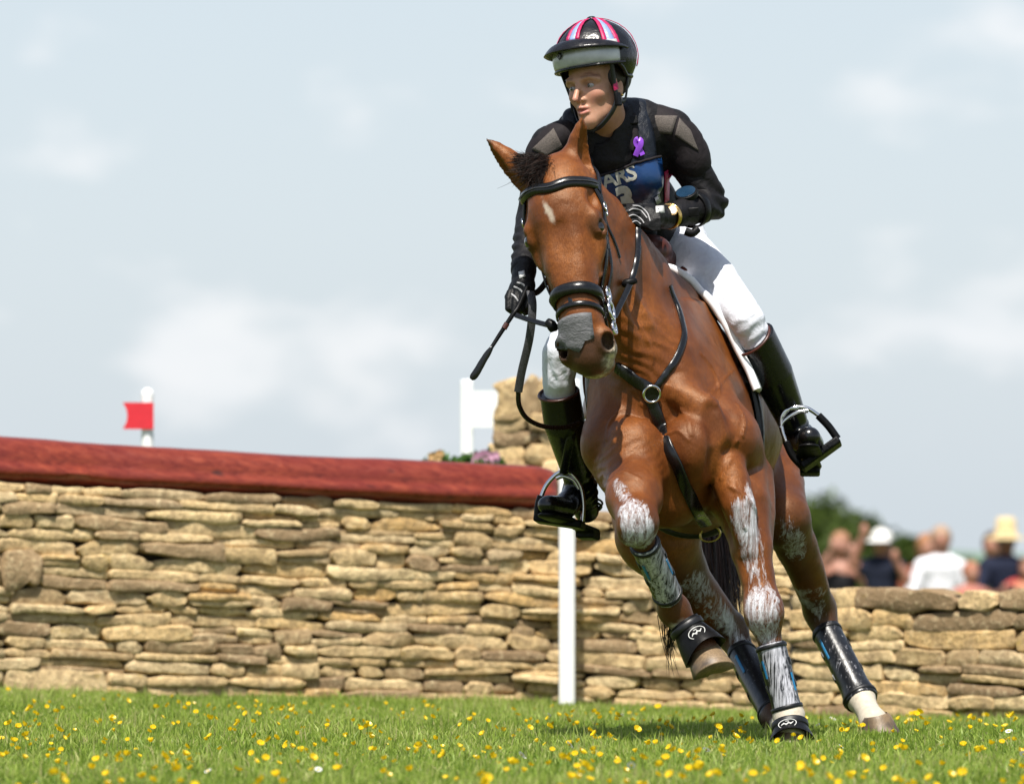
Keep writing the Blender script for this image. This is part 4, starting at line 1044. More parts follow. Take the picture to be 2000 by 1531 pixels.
for q in (-1, 1):
    ck = side_strap('cheekpiece', [(.085, .035), (.16, .012), (.26, .0), (.36, -.02), (.405, -.03)], .017, .005, q)
    side_strap('noseband_hanger', [(.085, .02), (.18, -.015), (.28, -.04), (.375, -.05)], .013, .004, q)
    side_strap('throat_lash', [(.07, -.01), (.16, -.06), (.24, -.12)], .013, .004, q)
    parts = []
    for (s, n) in ((.135, .02), (.14, -.005)):
        c = HP(s, n, 0); h = HB.ray_cast(Vector(c + HL * q * .3), Vector(-HL * q)); pp = np.array(h[0]) + HL * q * .009
        parts.append(ring(pp, HN, HS, (.010, .013), .003, 16, 6))
    V, F = merge(parts); mesh_obj('buckle', V, F, STEEL, BR)
    side_strap('keeper', [(.20, .008), (.215, .006)], .021, .0075, q); side_strap('keeper', [(.24, .003), (.252, .001)], .021, .0075, q)
    # bit: cheek with upper hook, ring and lower shank
    bc = HP(.425, -.035, 0); h = HB.ray_cast(Vector(bc + HL * q * .3), Vector(-HL * q)); b0 = np.array(h[0]) + HL * q * (.026 if q > 0 else .016) + HN * (.012 if q > 0 else 0)
    parts = [ring(b0 - HS * .050, HN, HS, (.016, .020), .0055, 18, 8), ring(b0, HN, HS, (.024, .027), .006, 22, 8), ring(b0 + HS * .055, HN, HS, (.016, .018), .0052, 18, 8)]
    parts.append(tube(catmull([b0 - HS * .035, b0 - HS * .028 + HN * .012, b0 - HS * .018], 6), .0062, 8)); parts.append(tube(catmull([b0 + HS * .022, b0 + HS * .03 - HN * .01, b0 + HS * .04], 6), .0062, 8))
    parts.append(tube(catmull([b0 + HS * .065, b0 + HS * .078 + HN * .014, b0 + HS * .07 + HN * .03], 7), .0055, 8))
    V, F = merge(parts); mesh_obj('bit', V, F, STEEL, BR)
    if q > 0: BIT_L = b0 + HS * .015 - HN * .02
    else: BIT_R = b0 + HS * .02
pts, nn = head_loop(.02, .02, 1.3, -1.3, 3)
# headpiece behind the ears
hp = [HP(.085, .02, .112), HP(.03, -.03, .115), HP(-.035, -.07, .08), HP(-.06, -.085, 0), HP(-.035, -.07, -.08), HP(.03, -.03, -.115), HP(.085, .02, -.112)]
pts = []; nn = []
for p in catmull(hp, 30): a, b_ = snap(p, .003); pts.append(a); nn.append(b_)
V, F = band(pts, nn, .026, .006); mesh_obj('headpiece', V, F, LEATHER, BR)
# reins
HAND_R = P(1022, 585, .02); HAND_L = P(1246, 440, .12)
def rein(pts, w, name='rein', up=None, mat=LEATHER):
    c = catmull(pts, 40); T = np.gradient(c, axis=0); nn = [nrm(np.cross(t, np.cross([0.2, -1, .1], t))) for t in T]; V, F = band(c, nn, w, .004); mesh_obj(name, V, F, mat, BR)
rein([HAND_L + np.array([0, -.02, -.01]), P(1246, 470, .08), P(1244, 505, .02), P(1232, 550, -.02), BIT_L], .017)
rein([P(1008, 616, -.03), P(1040, 627, -.07), P(1078, 637, -.12), BIT_R], .015)
V, F = tube(catmull([P(1068, 627, -.125), P(1078, 636, -.13), P(1082, 648, -.13)], 6), [.010, .013, .015, .016, .014, .010], 10); mesh_obj('rein_stop', V, F, RUBBER, BR)
V, F = tube(catmull([P(1216, 556, -.02), P(1228, 552, -.025), P(1243, 548, -.02)], 6), [.008, .012, .013, .012, .010, .008], 10); mesh_obj('rein_stop', V, F, RUBBER, BR)
GRIP = (lambda b: b.set(color=b.ramp(b.vor(260), [(.2, (.012, .012, .013)), (.6, (.05, .05, .055))]), rough=.6).m)(MB('rein_grip'))
rein([P(1036, 570, .0), P(1040, 600, -.04), P(1034, 660, -.03), P(1019, 725, .0), P(1012, 765, .02)], .024, 'rein_grip', mat=GRIP)
rein([P(1012, 762, .02), P(1014, 792, .04), P(1030, 818, .08), P(1062, 833, .16), P(1100, 835, .25), P(1132, 826, .32)], .014)
rein([HAND_L + np.array([.0, .0, .0]), P(1235, 438, .25), P(1190, 420, .30), P(1120, 470, .22), P(1060, 560, .08), P(1036, 575, .02)], .018)
tag(BR, 'black leather bridle with padded noseband, steel bit and reins', 'bridle')
# grey tape over the nose
def tape():
    root_p = []; nu, nv = 10, 9; V = []; g = np.random.default_rng(4)
    for j in range(nv):
        for i in range(nu):
            u = i / (nu - 1); v = j / (nv - 1); a = -1.0 + 1.42 * u; s = .458 + .075 * v + .012 * math.sin(u * 3.1) * v
            if j == nv - 1: s += [.0, -.006, -.002, -.004, .006, .012, .004, -.012, -.015, -.022][i]
            c = HP(s, -.02, 0); d = math.cos(a) * HN + math.sin(a) * HL; h = HB.ray_cast(Vector(c + d * .3), Vector(-d)); V.append((np.array(h[0]) if h[0] else c + d * .07) + d * (.0035 + .0015 * g.random()))
    F = [(j * nu + i, j * nu + i + 1, (j + 1) * nu + i + 1, (j + 1) * nu + i) for j in range(nv - 1) for i in range(nu - 1)]
    b = MB('grey_tape'); n = b.noise(55, 5, .65, b.coord('Object', (1, 1, 2.2)), .8); b.set(color=b.ramp(n, [(.3, (.085, .085, .090)), (.7, (.15, .15, .155))]), rough=.6).bump(n, .8, .006)
    o = mesh_obj('nose_tape', np.array(V), F, b.m); m = o.modifiers.new('s', 'SOLIDIFY'); m.thickness = .002
    tag(o, 'torn grey tape stuck across the horse\'s nose', 'tape')
tape()

# ---- breastplate
BP = empty('breastplate', tuple(front(1275, 770)[0]))
def surf_band(name, pix, w, th, parent, mat=LEATHER, n=50, off=.002):
    c = catmull([front(x, y)[0] for x, y in pix], n); pts = []; nn = []
    for p in c: a, b_ = snap(p, off); pts.append(a); nn.append(b_)
    p = np.array(pts); nn = np.array(nn)
    for _ in range(2): p[1:-1] = (p[:-2] + 2 * p[1:-1] + p[2:]) / 4; nn[1:-1] = nn[:-2] + 2 * nn[1:-1] + nn[2:]; nn /= np.linalg.norm(nn, axis=1)[:, None]
    p += nn * .002
    V, F = band(p, nn, w, th); return mesh_obj(name, V, F, mat, parent)
surf_band('neck_strap', [(1306, 558), (1322, 600), (1334, 645), (1325, 690), (1300, 730), (1278, 758)], .020, .005, BP)
surf_band('neck_strap', [(1268, 760), (1245, 745), (1222, 727), (1205, 716)], .036, .007, BP)
surf_band('chest_strap', [(1270, 778), (1290, 830), (1315, 890), (1338, 945), (1362, 1000), (1378, 1022)], .036, .006, BP)
p, n_ = front(1272, 768); s1 = nrm(np.cross(n_, [0, 0, 1])); V, F = ring(p + n_ * .012, s1, np.cross(s1, n_), (.024, .024), .0042, 26, 8); mesh_obj('ring', V, F, STEEL, BP)
V, F = slab([p + n_ * .004 + s1 * .022 * math.cos(a) + np.cross(s1, n_) * .022 * math.sin(a) for a in np.linspace(0, 6.28, 20, endpoint=False)], n_, .006); mesh_obj('ring_guard', V, F, LEATHER, BP)
tag(BP, 'black leather breastplate with steel ring on the horse\'s chest', 'breastplate')

# ---- saddle, pad, girth
SPX = [(.45, 1322, 790), (.64, 1325, 800), (1.12, 1345, 806), (1.62, 1345, 800)]
def trunk_c(Y): a = np.array(SPX); return P(np.interp(Y, a[:, 0], a[:, 1]), np.interp(Y, a[:, 0], a[:, 2]), Y)
def drape(fy, fth, nu, nv, off, th, mat, name, parent, bulge=None):
    V = []; N_ = []
    for i in range(nu):
        u = i / (nu - 1)
        for j in range(nv):
            v = j / (nv - 1); Y = fy(u, v); a = fth(u, v); c = trunk_c(Y); d = math.cos(a) * BU + math.sin(a) * BL
            h = HB.ray_cast(Vector(c + d * .75), Vector(-d)); p = np.array(h[0]) if h[0] else c + d * .3
            o = off + (bulge(u, v) if bulge else 0); V.append(p + d * o); N_.append(d)
    V = np.array(V).reshape(nu, nv, 3)
    for _ in range(3): V[1:-1, 1:-1] = .5 * V[1:-1, 1:-1] + .125 * (V[:-2, 1:-1] + V[2:, 1:-1] + V[1:-1, :-2] + V[1:-1, 2:])
    V = V.reshape(-1, 3)
    F = [(i * nv + j, i * nv + j + 1, (i + 1) * nv + j + 1, (i + 1) * nv + j) for i in range(nu - 1) for j in range(nv - 1)]
    o = mesh_obj(name, V, F, mat, parent); m = o.modifiers.new('s', 'SOLIDIFY'); m.thickness = th; m.offset = 0; b = o.modifiers.new('b', 'BEVEL'); b.width = th * .4; b.segments = 3; b.limit_method = 'ANGLE'; b.angle_limit = R(50)
    return o
def m_pad():
    b = MB('white_quilted_cloth'); n = b.noise(40, 4); q = b.vor(34); b.set(color=b.ramp(n, [(.3, (.68, .68, .70)), (.7, (.80, .80, .82))]), rough=.85, spec=.2).bump(q, .5, .006); return b.m
pad_root = empty('saddle_pad', tuple(trunk_c(.9) + BU * .35))
drape(lambda u, v: .47 + .03 * (1 - abs(2 * v - 1)) + .52 * u, lambda u, v: (2 * v - 1) * R(90), 14, 41, .016, .022, m_pad(), 'cloth', pad_root, lambda u, v: .016 * sstep(.15, .5, abs(2 * v - 1)) * (1 - .3 * u))
pts = []; nn = []
for v in np.linspace(0, 1, 80):
    Y = .47 + .03 * (1 - abs(2 * v - 1)); a = (2 * v - 1) * R(90); c = trunk_c(Y); d = math.cos(a) * BU + math.sin(a) * BL; h = HB.ray_cast(Vector(c + d * .75), Vector(-d)); pts.append(np.array(h[0]) + d * (.016 + .016 * sstep(.15, .5, abs(2 * v - 1))))
p = np.array(pts)
for _ in range(3): p[1:-1] = (p[:-2] + 2 * p[1:-1] + p[2:]) / 4
WB_ = simple('white_binding', (.78, .78, .80), .8)
for seg_ in (p[:30], p[50:]): V, F = tube(seg_, .013, 8); mesh_obj('binding', V, F, WB_, pad_root)
tag(pad_root, 'white quilted cloth under the saddle', 'saddle pad')
SD = empty('saddle', tuple(trunk_c(.9) + BU * .37))
for q, nm in ((1, 'flap'), (-1, 'flap')):
    drape(lambda u, v: .60 - .12 * math.sin(math.pi * min(1, v * 1.05)) + (.30 - .05 * v) * u, lambda u, v: q * (R(12) + R(72) * v), 10, 16, .050, .010, BROWN, nm, SD)
    drape(lambda u, v: .62 - .10 * math.sin(math.pi * min(1, .25 + v * .6)) + .10 * u, lambda u, v: q * (R(28) + R(38) * v), 8, 12, .052, .010, BROWN, 'knee_roll', SD, lambda u, v: .010 * math.sin(math.pi * u) * math.sin(math.pi * v))
f = Field(.007)
st = [snap(trunk_c(Y) + BU * .5)[0] for Y in (.58, .7, .85, 1.02, 1.18)]
f.add(chain([st[0] + BU * .075, st[1] + BU * .06, st[2] + BU * .045, st[3] + BU * .055, st[4] + BU * .09], [.045, .06, .075, .085, .06], BL, .75), 0).add(ell(st[0] + BU * .06, (.07, .05, .045), B3), .03)
V, Q = f.build(); mesh_obj('seat', V, Q, BROWN, SD)
V, F = tube(catmull([P(1288, 548, .55), P(1290, 530, .54), P(1287, 516, .53)], 8), [.012, .013, .012, .012, .011, .011, .010, .008], 10); mesh_obj('hand_hold', V, F, LEATHER, SD)
V, F = merge([ring(P(1300, 545, .50), (1, 0, 0), (0, .3, 1), (.012, .016), .004), tube([P(1285, 540, .52), P(1312, 556, .50)], .008, 8)]); mesh_obj('point_strap', V, F, LEATHER, SD)
def leather(pix, name='stirrup_leather'):
    c = catmull(pix, 20); V, F = band(c, [np.array([.1, -1, 0])] * 20, .026, .006); mesh_obj(name, V, F, LEATHER, SD)
leather([P(1462, 700, .70), P(1490, 748, .66), P(1514, 785, .62), P(1531, 808, .60)]); leather([P(1120, 835, .44), P(1111, 872, .46), P(1101, 922, .56)])
tag(SD, 'dark brown leather saddle under the rider', 'saddle')
# girth: wraps the chest behind the elbows
pts = []; nn = []
for a in np.linspace(R(80), R(280), 60):
    c = trunk_c(.62); d = math.cos(a) * BU + math.sin(a) * BL; h = HB.ray_cast(Vector(c + d * .9), Vector(-d)); pts.append(np.array(h[0]) if h[0] else c + d * .35); nn.append(d)
p = np.array(pts)
for _ in range(6): p[1:-1] = (p[:-2] + 2 * p[1:-1] + p[2:]) / 4
GI = empty('girth', tuple(p[30])); V, F = band(p + np.array(nn) * .006, nn, .11, .014); mesh_obj('strap', V, F, NEOP, GI)
g0, gn = front(1385, 1035); parts = [ring(g0 + gn * .012, nrm([1, 0, .25]), nrm([-.25, 0, 1]), (.030, .022), .0035, 20, 6)]; V, F = merge(parts); mesh_obj('buckle', V, F, simple('brass', (.45, .34, .12), .3, metal=1.0, bump=0), GI)
tag(GI, 'black girth strapped beneath the horse\'s chest', 'girth')
# stirrups
def stirrup(silver, black, t0, t1, dep, label):
    root = empty('stirrup', tuple((t0 + t1) / 2)); parts = [tube(catmull(s, 24), .0065, 10) for s in silver]; V, F = merge(parts); mesh_obj('arch', V, F, STEEL, root)
    for s in black: V, F = tube(catmull(s, 16), .0115, 10); mesh_obj('rubber_sleeve', V, F, RUBBER, root)
    u = nrm(t1 - t0); w = nrm(dep); n = nrm(np.cross(u, w)); c = (t0 + t1) / 2; V, F = boxmesh(c, (np.linalg.norm(t1 - t0) / 2, .032, .012), (u, w, n)); bevel_obj(mesh_obj('tread', V, F, RUBBER, root), .006, 3)
    parts = [boxmesh(c + u * q * .018 - w * .033, (.006, .002, .006), (u, w, n)) for q in (-2, -1, 0, 1, 2)]; V, F = merge(parts); mesh_obj('grip_studs', V, F, RUBBER, root, smooth=False)
    tag(root, label, 'stirrup', 'stirrups under the rider\'s boots')
Ys = .58
stirrup([[P(1560, 797, Ys), P(1538, 800, Ys), P(1526, 815, Ys), P(1527, 840, Ys), P(1537, 868, Ys)], [P(1526, 815, Ys), P(1545, 797, Ys), P(1575, 797, Ys), P(1600, 812, Ys)], [P(1524, 835, Ys), P(1532, 822, Ys), P(1555, 806, Ys), P(1578, 802, Ys)]],
        [[P(1535, 862, Ys), P(1548, 890, Ys), P(1570, 914, Ys)], [P(1598, 811, Ys), P(1618, 832, Ys), P(1636, 857, Ys)]], P(1566, 914, Ys), P(1640, 860, Ys), np.array([.12, 1, -.22]), 'steel arched stirrup kicked out on the image-right boot')
stirrup([[P(1108, 921, Ys), P(1090, 924, Ys), P(1068, 946, Ys), P(1055, 975, Ys)], [P(1094, 922, Ys), P(1115, 925, Ys), P(1134, 950, Ys), P(1140, 985, Ys), P(1138, 1018, Ys)], [P(1086, 934, Ys), P(1100, 930, Ys), P(1120, 938, Ys), P(1131, 955, Ys)]],
        [[P(1057, 968, Ys), P(1052, 985, Ys), P(1050, 1006, Ys)]], P(1046, 1012, Ys), P(1140, 1026, Ys), np.array([.25, 1, -.15]), 'steel arched stirrup hanging in front of the white marker pole')
# ================================================================== rider
def m_fabric(name, col, rough=.8, fold=0.0, sc=22, var=.25, weave=900):
    b = MB(name); n = b.noise(sc, 5, .6, dist=.6); w = b.noise(weave, 2)
    b.set(color=b.ramp(b.noise(sc * 2.3, 4), [(.3, tuple(c * (1 - var) for c in col)), (.7, tuple(min(1, c * (1 + var)) for c in col))]), rough=rough, spec=.25)
    b.bump(b.math('ADD', b.math('MULTIPLY', n, 1 + fold), b.math('MULTIPLY', w, .12)), .35 + .3 * min(fold, 1), .006); return b.m
JACKET = m_fabric('black_jersey', (.0052, .0045, .0055), .62, .9)
VEST = m_fabric('navy_vest', (.0065, .009, .015), .42, .7)
PADM = m_fabric('charcoal_pad', (.011, .008, .0095), .75, .3)
MESH = (lambda b: b.set(color=b.ramp(b.vor(420), [(.15, (.025, .020, .018)), (.55, (.10, .083, .072))]), rough=.8).bump(b.vor(420), .5, .002).m)(MB('grey_mesh_panel'))
BREECH = m_fabric('white_breeches', (.60, .62, .68), .75, .9, 22, .05)
BOOTL = simple('polished_boot', (.006, .006, .007), .24, .3, 14, .25, 40, .004)
GLOVE = m_fabric('black_glove', (.005, .005, .0055), .5, .3, 60)
GREYP = simple('glove_print', (.34, .34, .35), .6, .05, 30, 0)
SILK = simple('black_silk', (.005, .0045, .006), .30, .3, 30, .5, 60, .004)
PINK = simple('pink_silk', (.42, .008, .085), .5, .1, 60, .3, 120, .003)
SKYB = simple('pale_blue_silk', (.22, .30, .50), .45, .1, 60, .5, 90, .004)
def m_skin():
    b = MB('skin'); n = b.noise(60, 4); r = b.attr('red'); d = b.attr('brow')  # brow mask holds eyebrow hair plus painted eyelid shading
    c = b.ramp(n, [(.3, (.41, .21, .13)), (.7, (.49, .265, .175))]); c = b.mix(r, c, (.46, .13, .11)); c = b.mix(d, c, (.09, .045, .028)); b.set(color=c, rough=.45, spec=.4, sss=.08).bump(b.noise(500, 3), .15, .001)
    b.b.inputs['Subsurface Radius'].default_value = (.012, .005, .003); return b.m
SKIN = m_skin()
# head frame
RC = P(1166, 171, .30); _ro = R(9); _ya = R(37)
_x = np.array([math.cos(_ro), 0, math.sin(_ro)]); RU0 = np.array([-math.sin(_ro), 0, math.cos(_ro)])
RFw = nrm(math.cos(_ya) * np.array([0, -1., 0]) - math.sin(_ya) * _x); RLt = nrm(math.cos(_ya) * _x + math.sin(_ya) * np.array([0, -1., 0]))
_pt = R(-2); RFw, RU = nrm(math.cos(_pt) * RFw - math.sin(_pt) * RU0), nrm(math.cos(_pt) * RU0 + math.sin(_pt) * RFw)
RAX = (RFw, RLt, RU)
def RH_(f, l, u): return RC + RFw * f + RLt * l + RU * u
NECKB = P(1192, 262, .40)
SHL, SHR = P(1312, 254, .46), P(1074, 284, .34)          # image-right, image-left shoulders
ELL, ELR = P(1388, 398, .50), P(1040, 425, .34)
WRL, WRR = P(1318, 420, .30), P(1021, 528, .12)
KNL, KNR = P(1458, 632, .44), P(1092, 690, .38)
ANL, ANR = P(1561, 858, .72), P(1136, 955, .68)
def build_person():
    # continuous figure (skin): head, neck, torso, arms, legs
    f = Field(.0037); h = RH_
    f.add(ell(h(-.012, 0, .045), (.098, .074, .095), RAX), 0)
    f.add(ell(h(.033, 0, -.022), (.056, .049, .086), RAX), .03)
    f.add(chain([h(.045, .0, -.085), h(.062, 0, -.098)], [.030, .021]), .03)                       # jaw and chin
    for q in (-1, 1):
        f.add(chain([h(.0, q * .046, -.045), h(.03, q * .030, -.076), h(.058, q * .009, -.098)], [.015, .014, .014]), .025)
        f.add(ell(h(.053, q * .040, -.024), (.018, .016, .014), RAX), .035)                         # cheekbone
        f.add(chain([h(.085, q * .012, .022), h(.083, q * .036, .025), h(.064, q * .054, .017)], [.009, .0095, .008]), .012)   # brow
        f.sub(ell(h(.092, q * .032, .003), (.019, .020, .0120), RAX), .010)                         # socket
        f.add(chain([h(.074, q * .018, .008), h(.0790, q * .031, .0105), h(.071, q * .045, .0062)], [.0040, .0044, .0040]), .004)   # upper lid
        f.add(chain([h(.074, q * .019, -.006), h(.0780, q * .031, -.0070), h(.070, q * .044, -.006)], [.003, .0034, .003]), .004)
        f.add(ell(h(.093, q * .011, -.037), (.009, .006, .006), RAX), .008)                         # nostril wing
        f.add(ell(h(-.008, q * .071, -.006), (.021, .008, .032), (nrm(RFw - .3 * RLt * q), nrm(RLt), RU)), .006)   # ear
        f.sub(ell(h(-.002, q * .079, -.004), (.011, .006, .018), RAX), .004)
        f.sub(chain([h(.092, q * .019, -.048), h(.082, q * .027, -.064)], [.0015, .0015]), .006)    # cheek fold
    f.add(chain([h(.084, 0, .016), h(.102, 0, -.013), h(.116, 0, -.035)], [.0070, .0078, .0088]), .010)   # nose
    f.add(chain([h(.083, -.016, -.062), h(.094, -.004, -.060), h(.094, .004, -.060), h(.083, .016, -.062)], [.0055, .0065, .0065, .0055]), .007)
    f.add(chain([h(.081, -.016, -.073), h(.090, 0, -.076), h(.081, .016, -.073)], [.0055, .0075, .0055]), .006)
    f.sub(chain([h(.084, -.020, -.067), h(.097, 0, -.0675), h(.084, .020, -.067)], [.0022, .0034, .0022]), .003)
    f.add(chain([h(-.02, 0, -.06), NECKB + np.array([-.005, .0, .02]), NECKB + np.array([0, .03, -.05])], [.056, .058, .075]), .035)
    f.add(chain([P(1190, 320, .47), P(1225, 420, .66), P(1280, 470, .84)], [.10, .095, .12]), .05)
    for a, b_, c in ((SHL, ELL, WRL), (SHR, ELR, WRR)):
        f.add(chain([NECKB + np.array([0, .06, -.04]), a, b_, c], [.06, .05, .036, .024]), .03)
    f.add(chain([P(1320, 505, .80), KNL + np.array([0, .03, 0]), ANL], [.075, .036, .026]), .03); f.add(chain([P(1240, 505, .80), KNR + np.array([0, .03, 0]), ANR], [.075, .036, .026]), .03)
    V, Q = f.build(); L = (V - RC) @ np.stack(RAX).T
    red = np.maximum(sstep(.030, .010, np.linalg.norm((L - np.array([.088, 0, -.068])) * np.array([1, .9, 1.7]), axis=1)), 0) * .75
    for q in (-1, 1): red = np.maximum(red, .30 * sstep(.035, .01, np.linalg.norm(L - np.array([.07, q * .045, -.035]), axis=1)))
    red = np.maximum(red, .3 * sstep(.02, .006, np.linalg.norm(L - np.array([.115, 0, -.035]), axis=1)))
    br = np.zeros(len(V))
    for q in (-1, 1):
        t = np.abs(L[:, 1] * q - .034) / .022; br = np.maximum(br, .55 * sstep(1.1, .7, t) * sstep(.0048, .002, np.abs(L[:, 2] - .027 + .05 * np.maximum(0, L[:, 1] * q - .04))) * (L[:, 0] > .04))
        e = np.sqrt(((L[:, 1] * q - .032) / .019) ** 2 + ((L[:, 2] - .004) / .010) ** 2); br = np.maximum(br, .35 * sstep(1.3, .8, e) * (L[:, 0] > .05))  # eyelid shading painted into the skin around each eye
    o = mesh_obj('person', V, Q, SKIN, attrs={'red': red, 'brow': br})
    tag(o, 'rider in black jacket, white breeches and striped helmet riding the horse', 'person'); return o
RIDER = build_person()
for q in (-1, 1):
    V, F = sphere(RH_(.0690, q * .0315, .0012), .0128, 18, 12); eo = mesh_obj('eye', V, F, simple('eye_white', (.30, .28, .27), .2, .04, 20, 0), RIDER)
    d = nrm(RFw + RLt * (-.22) + RU * -.02); c = RH_(.0690, q * .0315, .0012)
    V, F = sphere(c + d * .0075, .0068, 14, 8); mesh_obj('iris', V, F, simple('iris', (.030, .026, .020), .1, .2, 20, 0, coat=1.0), eo)
# hair: dark, drawn back under the helmet
f = Field(.004).add(ell(RH_(-.03, .0, .03), (.098, .083, .075), RAX), 0).sub(ell(RH_(.075, 0, -.03), (.062, .072, .12), RAX), .01)
V, Q = f.build(); mesh_obj('hair', V, Q, simple('brown_hair', (.020, .011, .007), .5, .4, 60, .5, 200, .003), RIDER)

# ---- helmet
HC = RH_(-.012, .004, .088); HR = (.130, .113, .110)
def hel(az, el, o=0.0):
    ca, sa, ce, se = math.cos(az), math.sin(az), math.cos(el), math.sin(el); return HC + RFw * (HR[0] + o) * ce * ca + RLt * (HR[1] + o) * ce * sa + RU * (HR[2] + o) * se
HEL = empty('helmet', tuple(HC), None); HEL.parent = RIDER
def el0(az): return R(-16) if abs(az) < 1.15 else R(-16) - R(22) * sstep(0, 1, (abs(az) - 1.15) / .6)
V = []; na, ne = 64, 20
for j in range(ne + 1):
    for i in range(na):
        az = 2 * math.pi * i / na; az = az - 2 * math.pi if az > math.pi else az; e = el0(az) + (R(90) - el0(az)) * j / ne; V.append(hel(az, e, .0016 * vnoise(np.array([[az * 7, e * 5, 1.]]), 3)[0]))
F = [(j * na + i, j * na + (i + 1) % na, (j + 1) * na + (i + 1) % na, (j + 1) * na + i) for j in range(ne) for i in range(na)]
o = mesh_obj('silk_cover', V, F, SILK, HEL); m = o.modifiers.new('s', 'SOLIDIFY'); m.thickness = .018; m.offset = -1
def gore(az, w, mat, nm, off, e0=R(8)):
    V = []; n = 22
    for k in range(n):
        e = e0 + (R(87) - e0) * k / (n - 1); ww = w * (.25 + .75 * math.cos(e) ** .6)
        for s in (-1, 0, 1): V.append(hel(az + s * ww / 2 / max(.12, math.cos(e)), e, off + .0012 * vnoise(np.array([[az * 9 + s, e * 24, 2.]]), 5)[0] - (.0008 if s else 0)))
    F = [(3 * k + a, 3 * k + a + 1, 3 * k + 4 + a, 3 * k + 3 + a) for k in range(n - 1) for a in (0, 1)]; o = mesh_obj(nm, V, F, mat, HEL); m = o.modifiers.new('s', 'SOLIDIFY'); m.thickness = .0015; m.offset = 0
for k in range(6):
    az = R(4 + 60 * k); az = az - 2 * math.pi if az > math.pi else az; e0 = R(26) if abs(az) < .8 else (R(10) if abs(az) < 1.25 else R(-22))
    if k in (0, 1, 3, 5):
        gore(az, .24, SKYB, 'blue_stripe', .0035, e0); gore(az - R(9.5), .115, PINK, 'pink_stripe', .0045, e0); gore(az + R(9.5), .115, PINK, 'pink_stripe', .0045, e0)
    else: gore(az, .05, PINK, 'pink_stripe', .004, e0)
V, F = sphere(hel(0, R(90), .004), .014, 16, 8, (1, 1, .5), RAX); mesh_obj('button', V, F, SILK, HEL)
# grey shell band under the peak with its rim
V = []; azs = np.linspace(R(-72), R(72), 40)
for az in azs:
    for e in np.linspace(R(-15), R(18), 8): V.append(hel(az, e, .006 + .004 * math.cos((e - R(-5)) * 3)))
F = [(i * 8 + j, (i + 1) * 8 + j, (i + 1) * 8 + j + 1, i * 8 + j + 1) for i in range(39) for j in range(7)]
SILV = (lambda b: b.set(color=b.ramp(b.noise(16, 4), [(.35, (.36, .37, .38)), (.65, (.55, .56, .56))]), rough=.3, metal=.25).m)(MB('silver_visor'))
o = mesh_obj('front_band', V, F, SILV, HEL); m = o.modifiers.new('s', 'SOLIDIFY'); m.thickness = .002
V, F = tube([hel(az, R(-16), .010) for az in np.linspace(R(-80), R(80), 40)], .0045, 8); mesh_obj('rim', V, F, SILK, HEL)
V, F = tube([hel(az, el0(az), .0) for az in np.linspace(-math.pi, math.pi, 70)], .006, 8); mesh_obj('edge_binding', V, F, SILK, HEL)
# peak
V = []; nr = 9
for az in np.linspace(R(-86), R(86), 44):
    c = math.cos(az * .97) ** .75 if abs(az) < R(88) else 0
    a = hel(az, R(25) - R(24) * (1 - c), .001); out = nrm(RFw * math.cos(az) + RLt * math.sin(az) * .9)
    for k in range(nr):
        t = k / (nr - 1); V.append(a + out * (.047 * c * t) - RU * (.016 * c * t + .012 * c * t * t) + RU * .006 * math.sin(math.pi * t) * c + out * .002)
F = [(i * nr + j, (i + 1) * nr + j, (i + 1) * nr + j + 1, i * nr + j + 1) for i in range(43) for j in range(nr - 1)]
o = mesh_obj('peak', V, F, SILK, HEL); m = o.modifiers.new('s', 'SOLIDIFY'); m.thickness = .006; m.offset = 0
bd = hel(R(-14), R(4), .0125); bn = nrm(bd - HC); bs = nrm(np.cross(RU, bn)); bu = np.cross(bn, bs)
V, F = slab([bd + bs * .011, bd + bu * .012, bd - bs * .011, bd - bu * .012], bn, .003); dm = mesh_obj('diamond_badge', V, F, SILK, HEL, smooth=False)
V, F = merge([tube([bd + bn * .0036 + bs * .006 * math.cos(a) + bu * .0065 * math.sin(a), bd + bn * .0036 + bs * .006 * math.cos(a + 1.57) + bu * .0065 * math.sin(a + 1.57)], .0006, 5) for a in (0, 1.57, 3.14, 4.71)]); mesh_obj('badge_outline', V, F, SILV, HEL)
# harness
def hstrap(pts, w, mat=NEOP, nm='harness_strap', th=.004):
    c = catmull(pts, 22); nn = [nrm(p - RH_(.0, 0, -.03)) for p in c]; V, F = band(c, nn, w, th); mesh_obj(nm, V, F, mat, HEL)
for q in (-1, 1):
    hstrap([hel(R(62) * q, R(-14), -.006), RH_(.026, q * .080, -.01), RH_(.018, q * .077, -.045), RH_(.030, q * .062, -.082), RH_(.05, q * .03, -.118), RH_(.052, 0, -.126)], .016)
    hstrap([hel(R(112) * q, R(-30), -.012), RH_(-.032, q * .070, -.045), RH_(.012, q * .078, -.052)], .014)
    V, F = boxmesh(RH_(.016, q * .080, -.048), (.012, .006, .020), RAX); bevel_obj(mesh_obj('strap_clip', V, F, RUBBER, HEL), .004, 3)
hstrap([RH_(.026, .0815, .002), RH_(.024, .0825, -.010), RH_(.021, .0815, -.020)], .019, PINK, 'pink_tab')
V, F = sphere(RH_(-.008, .0800, -.036), .0042, 10, 8); mesh_obj('earring', V, F, simple('gold', (.75, .5, .15), .2, .05, 20, 0, metal=1.0), RIDER)

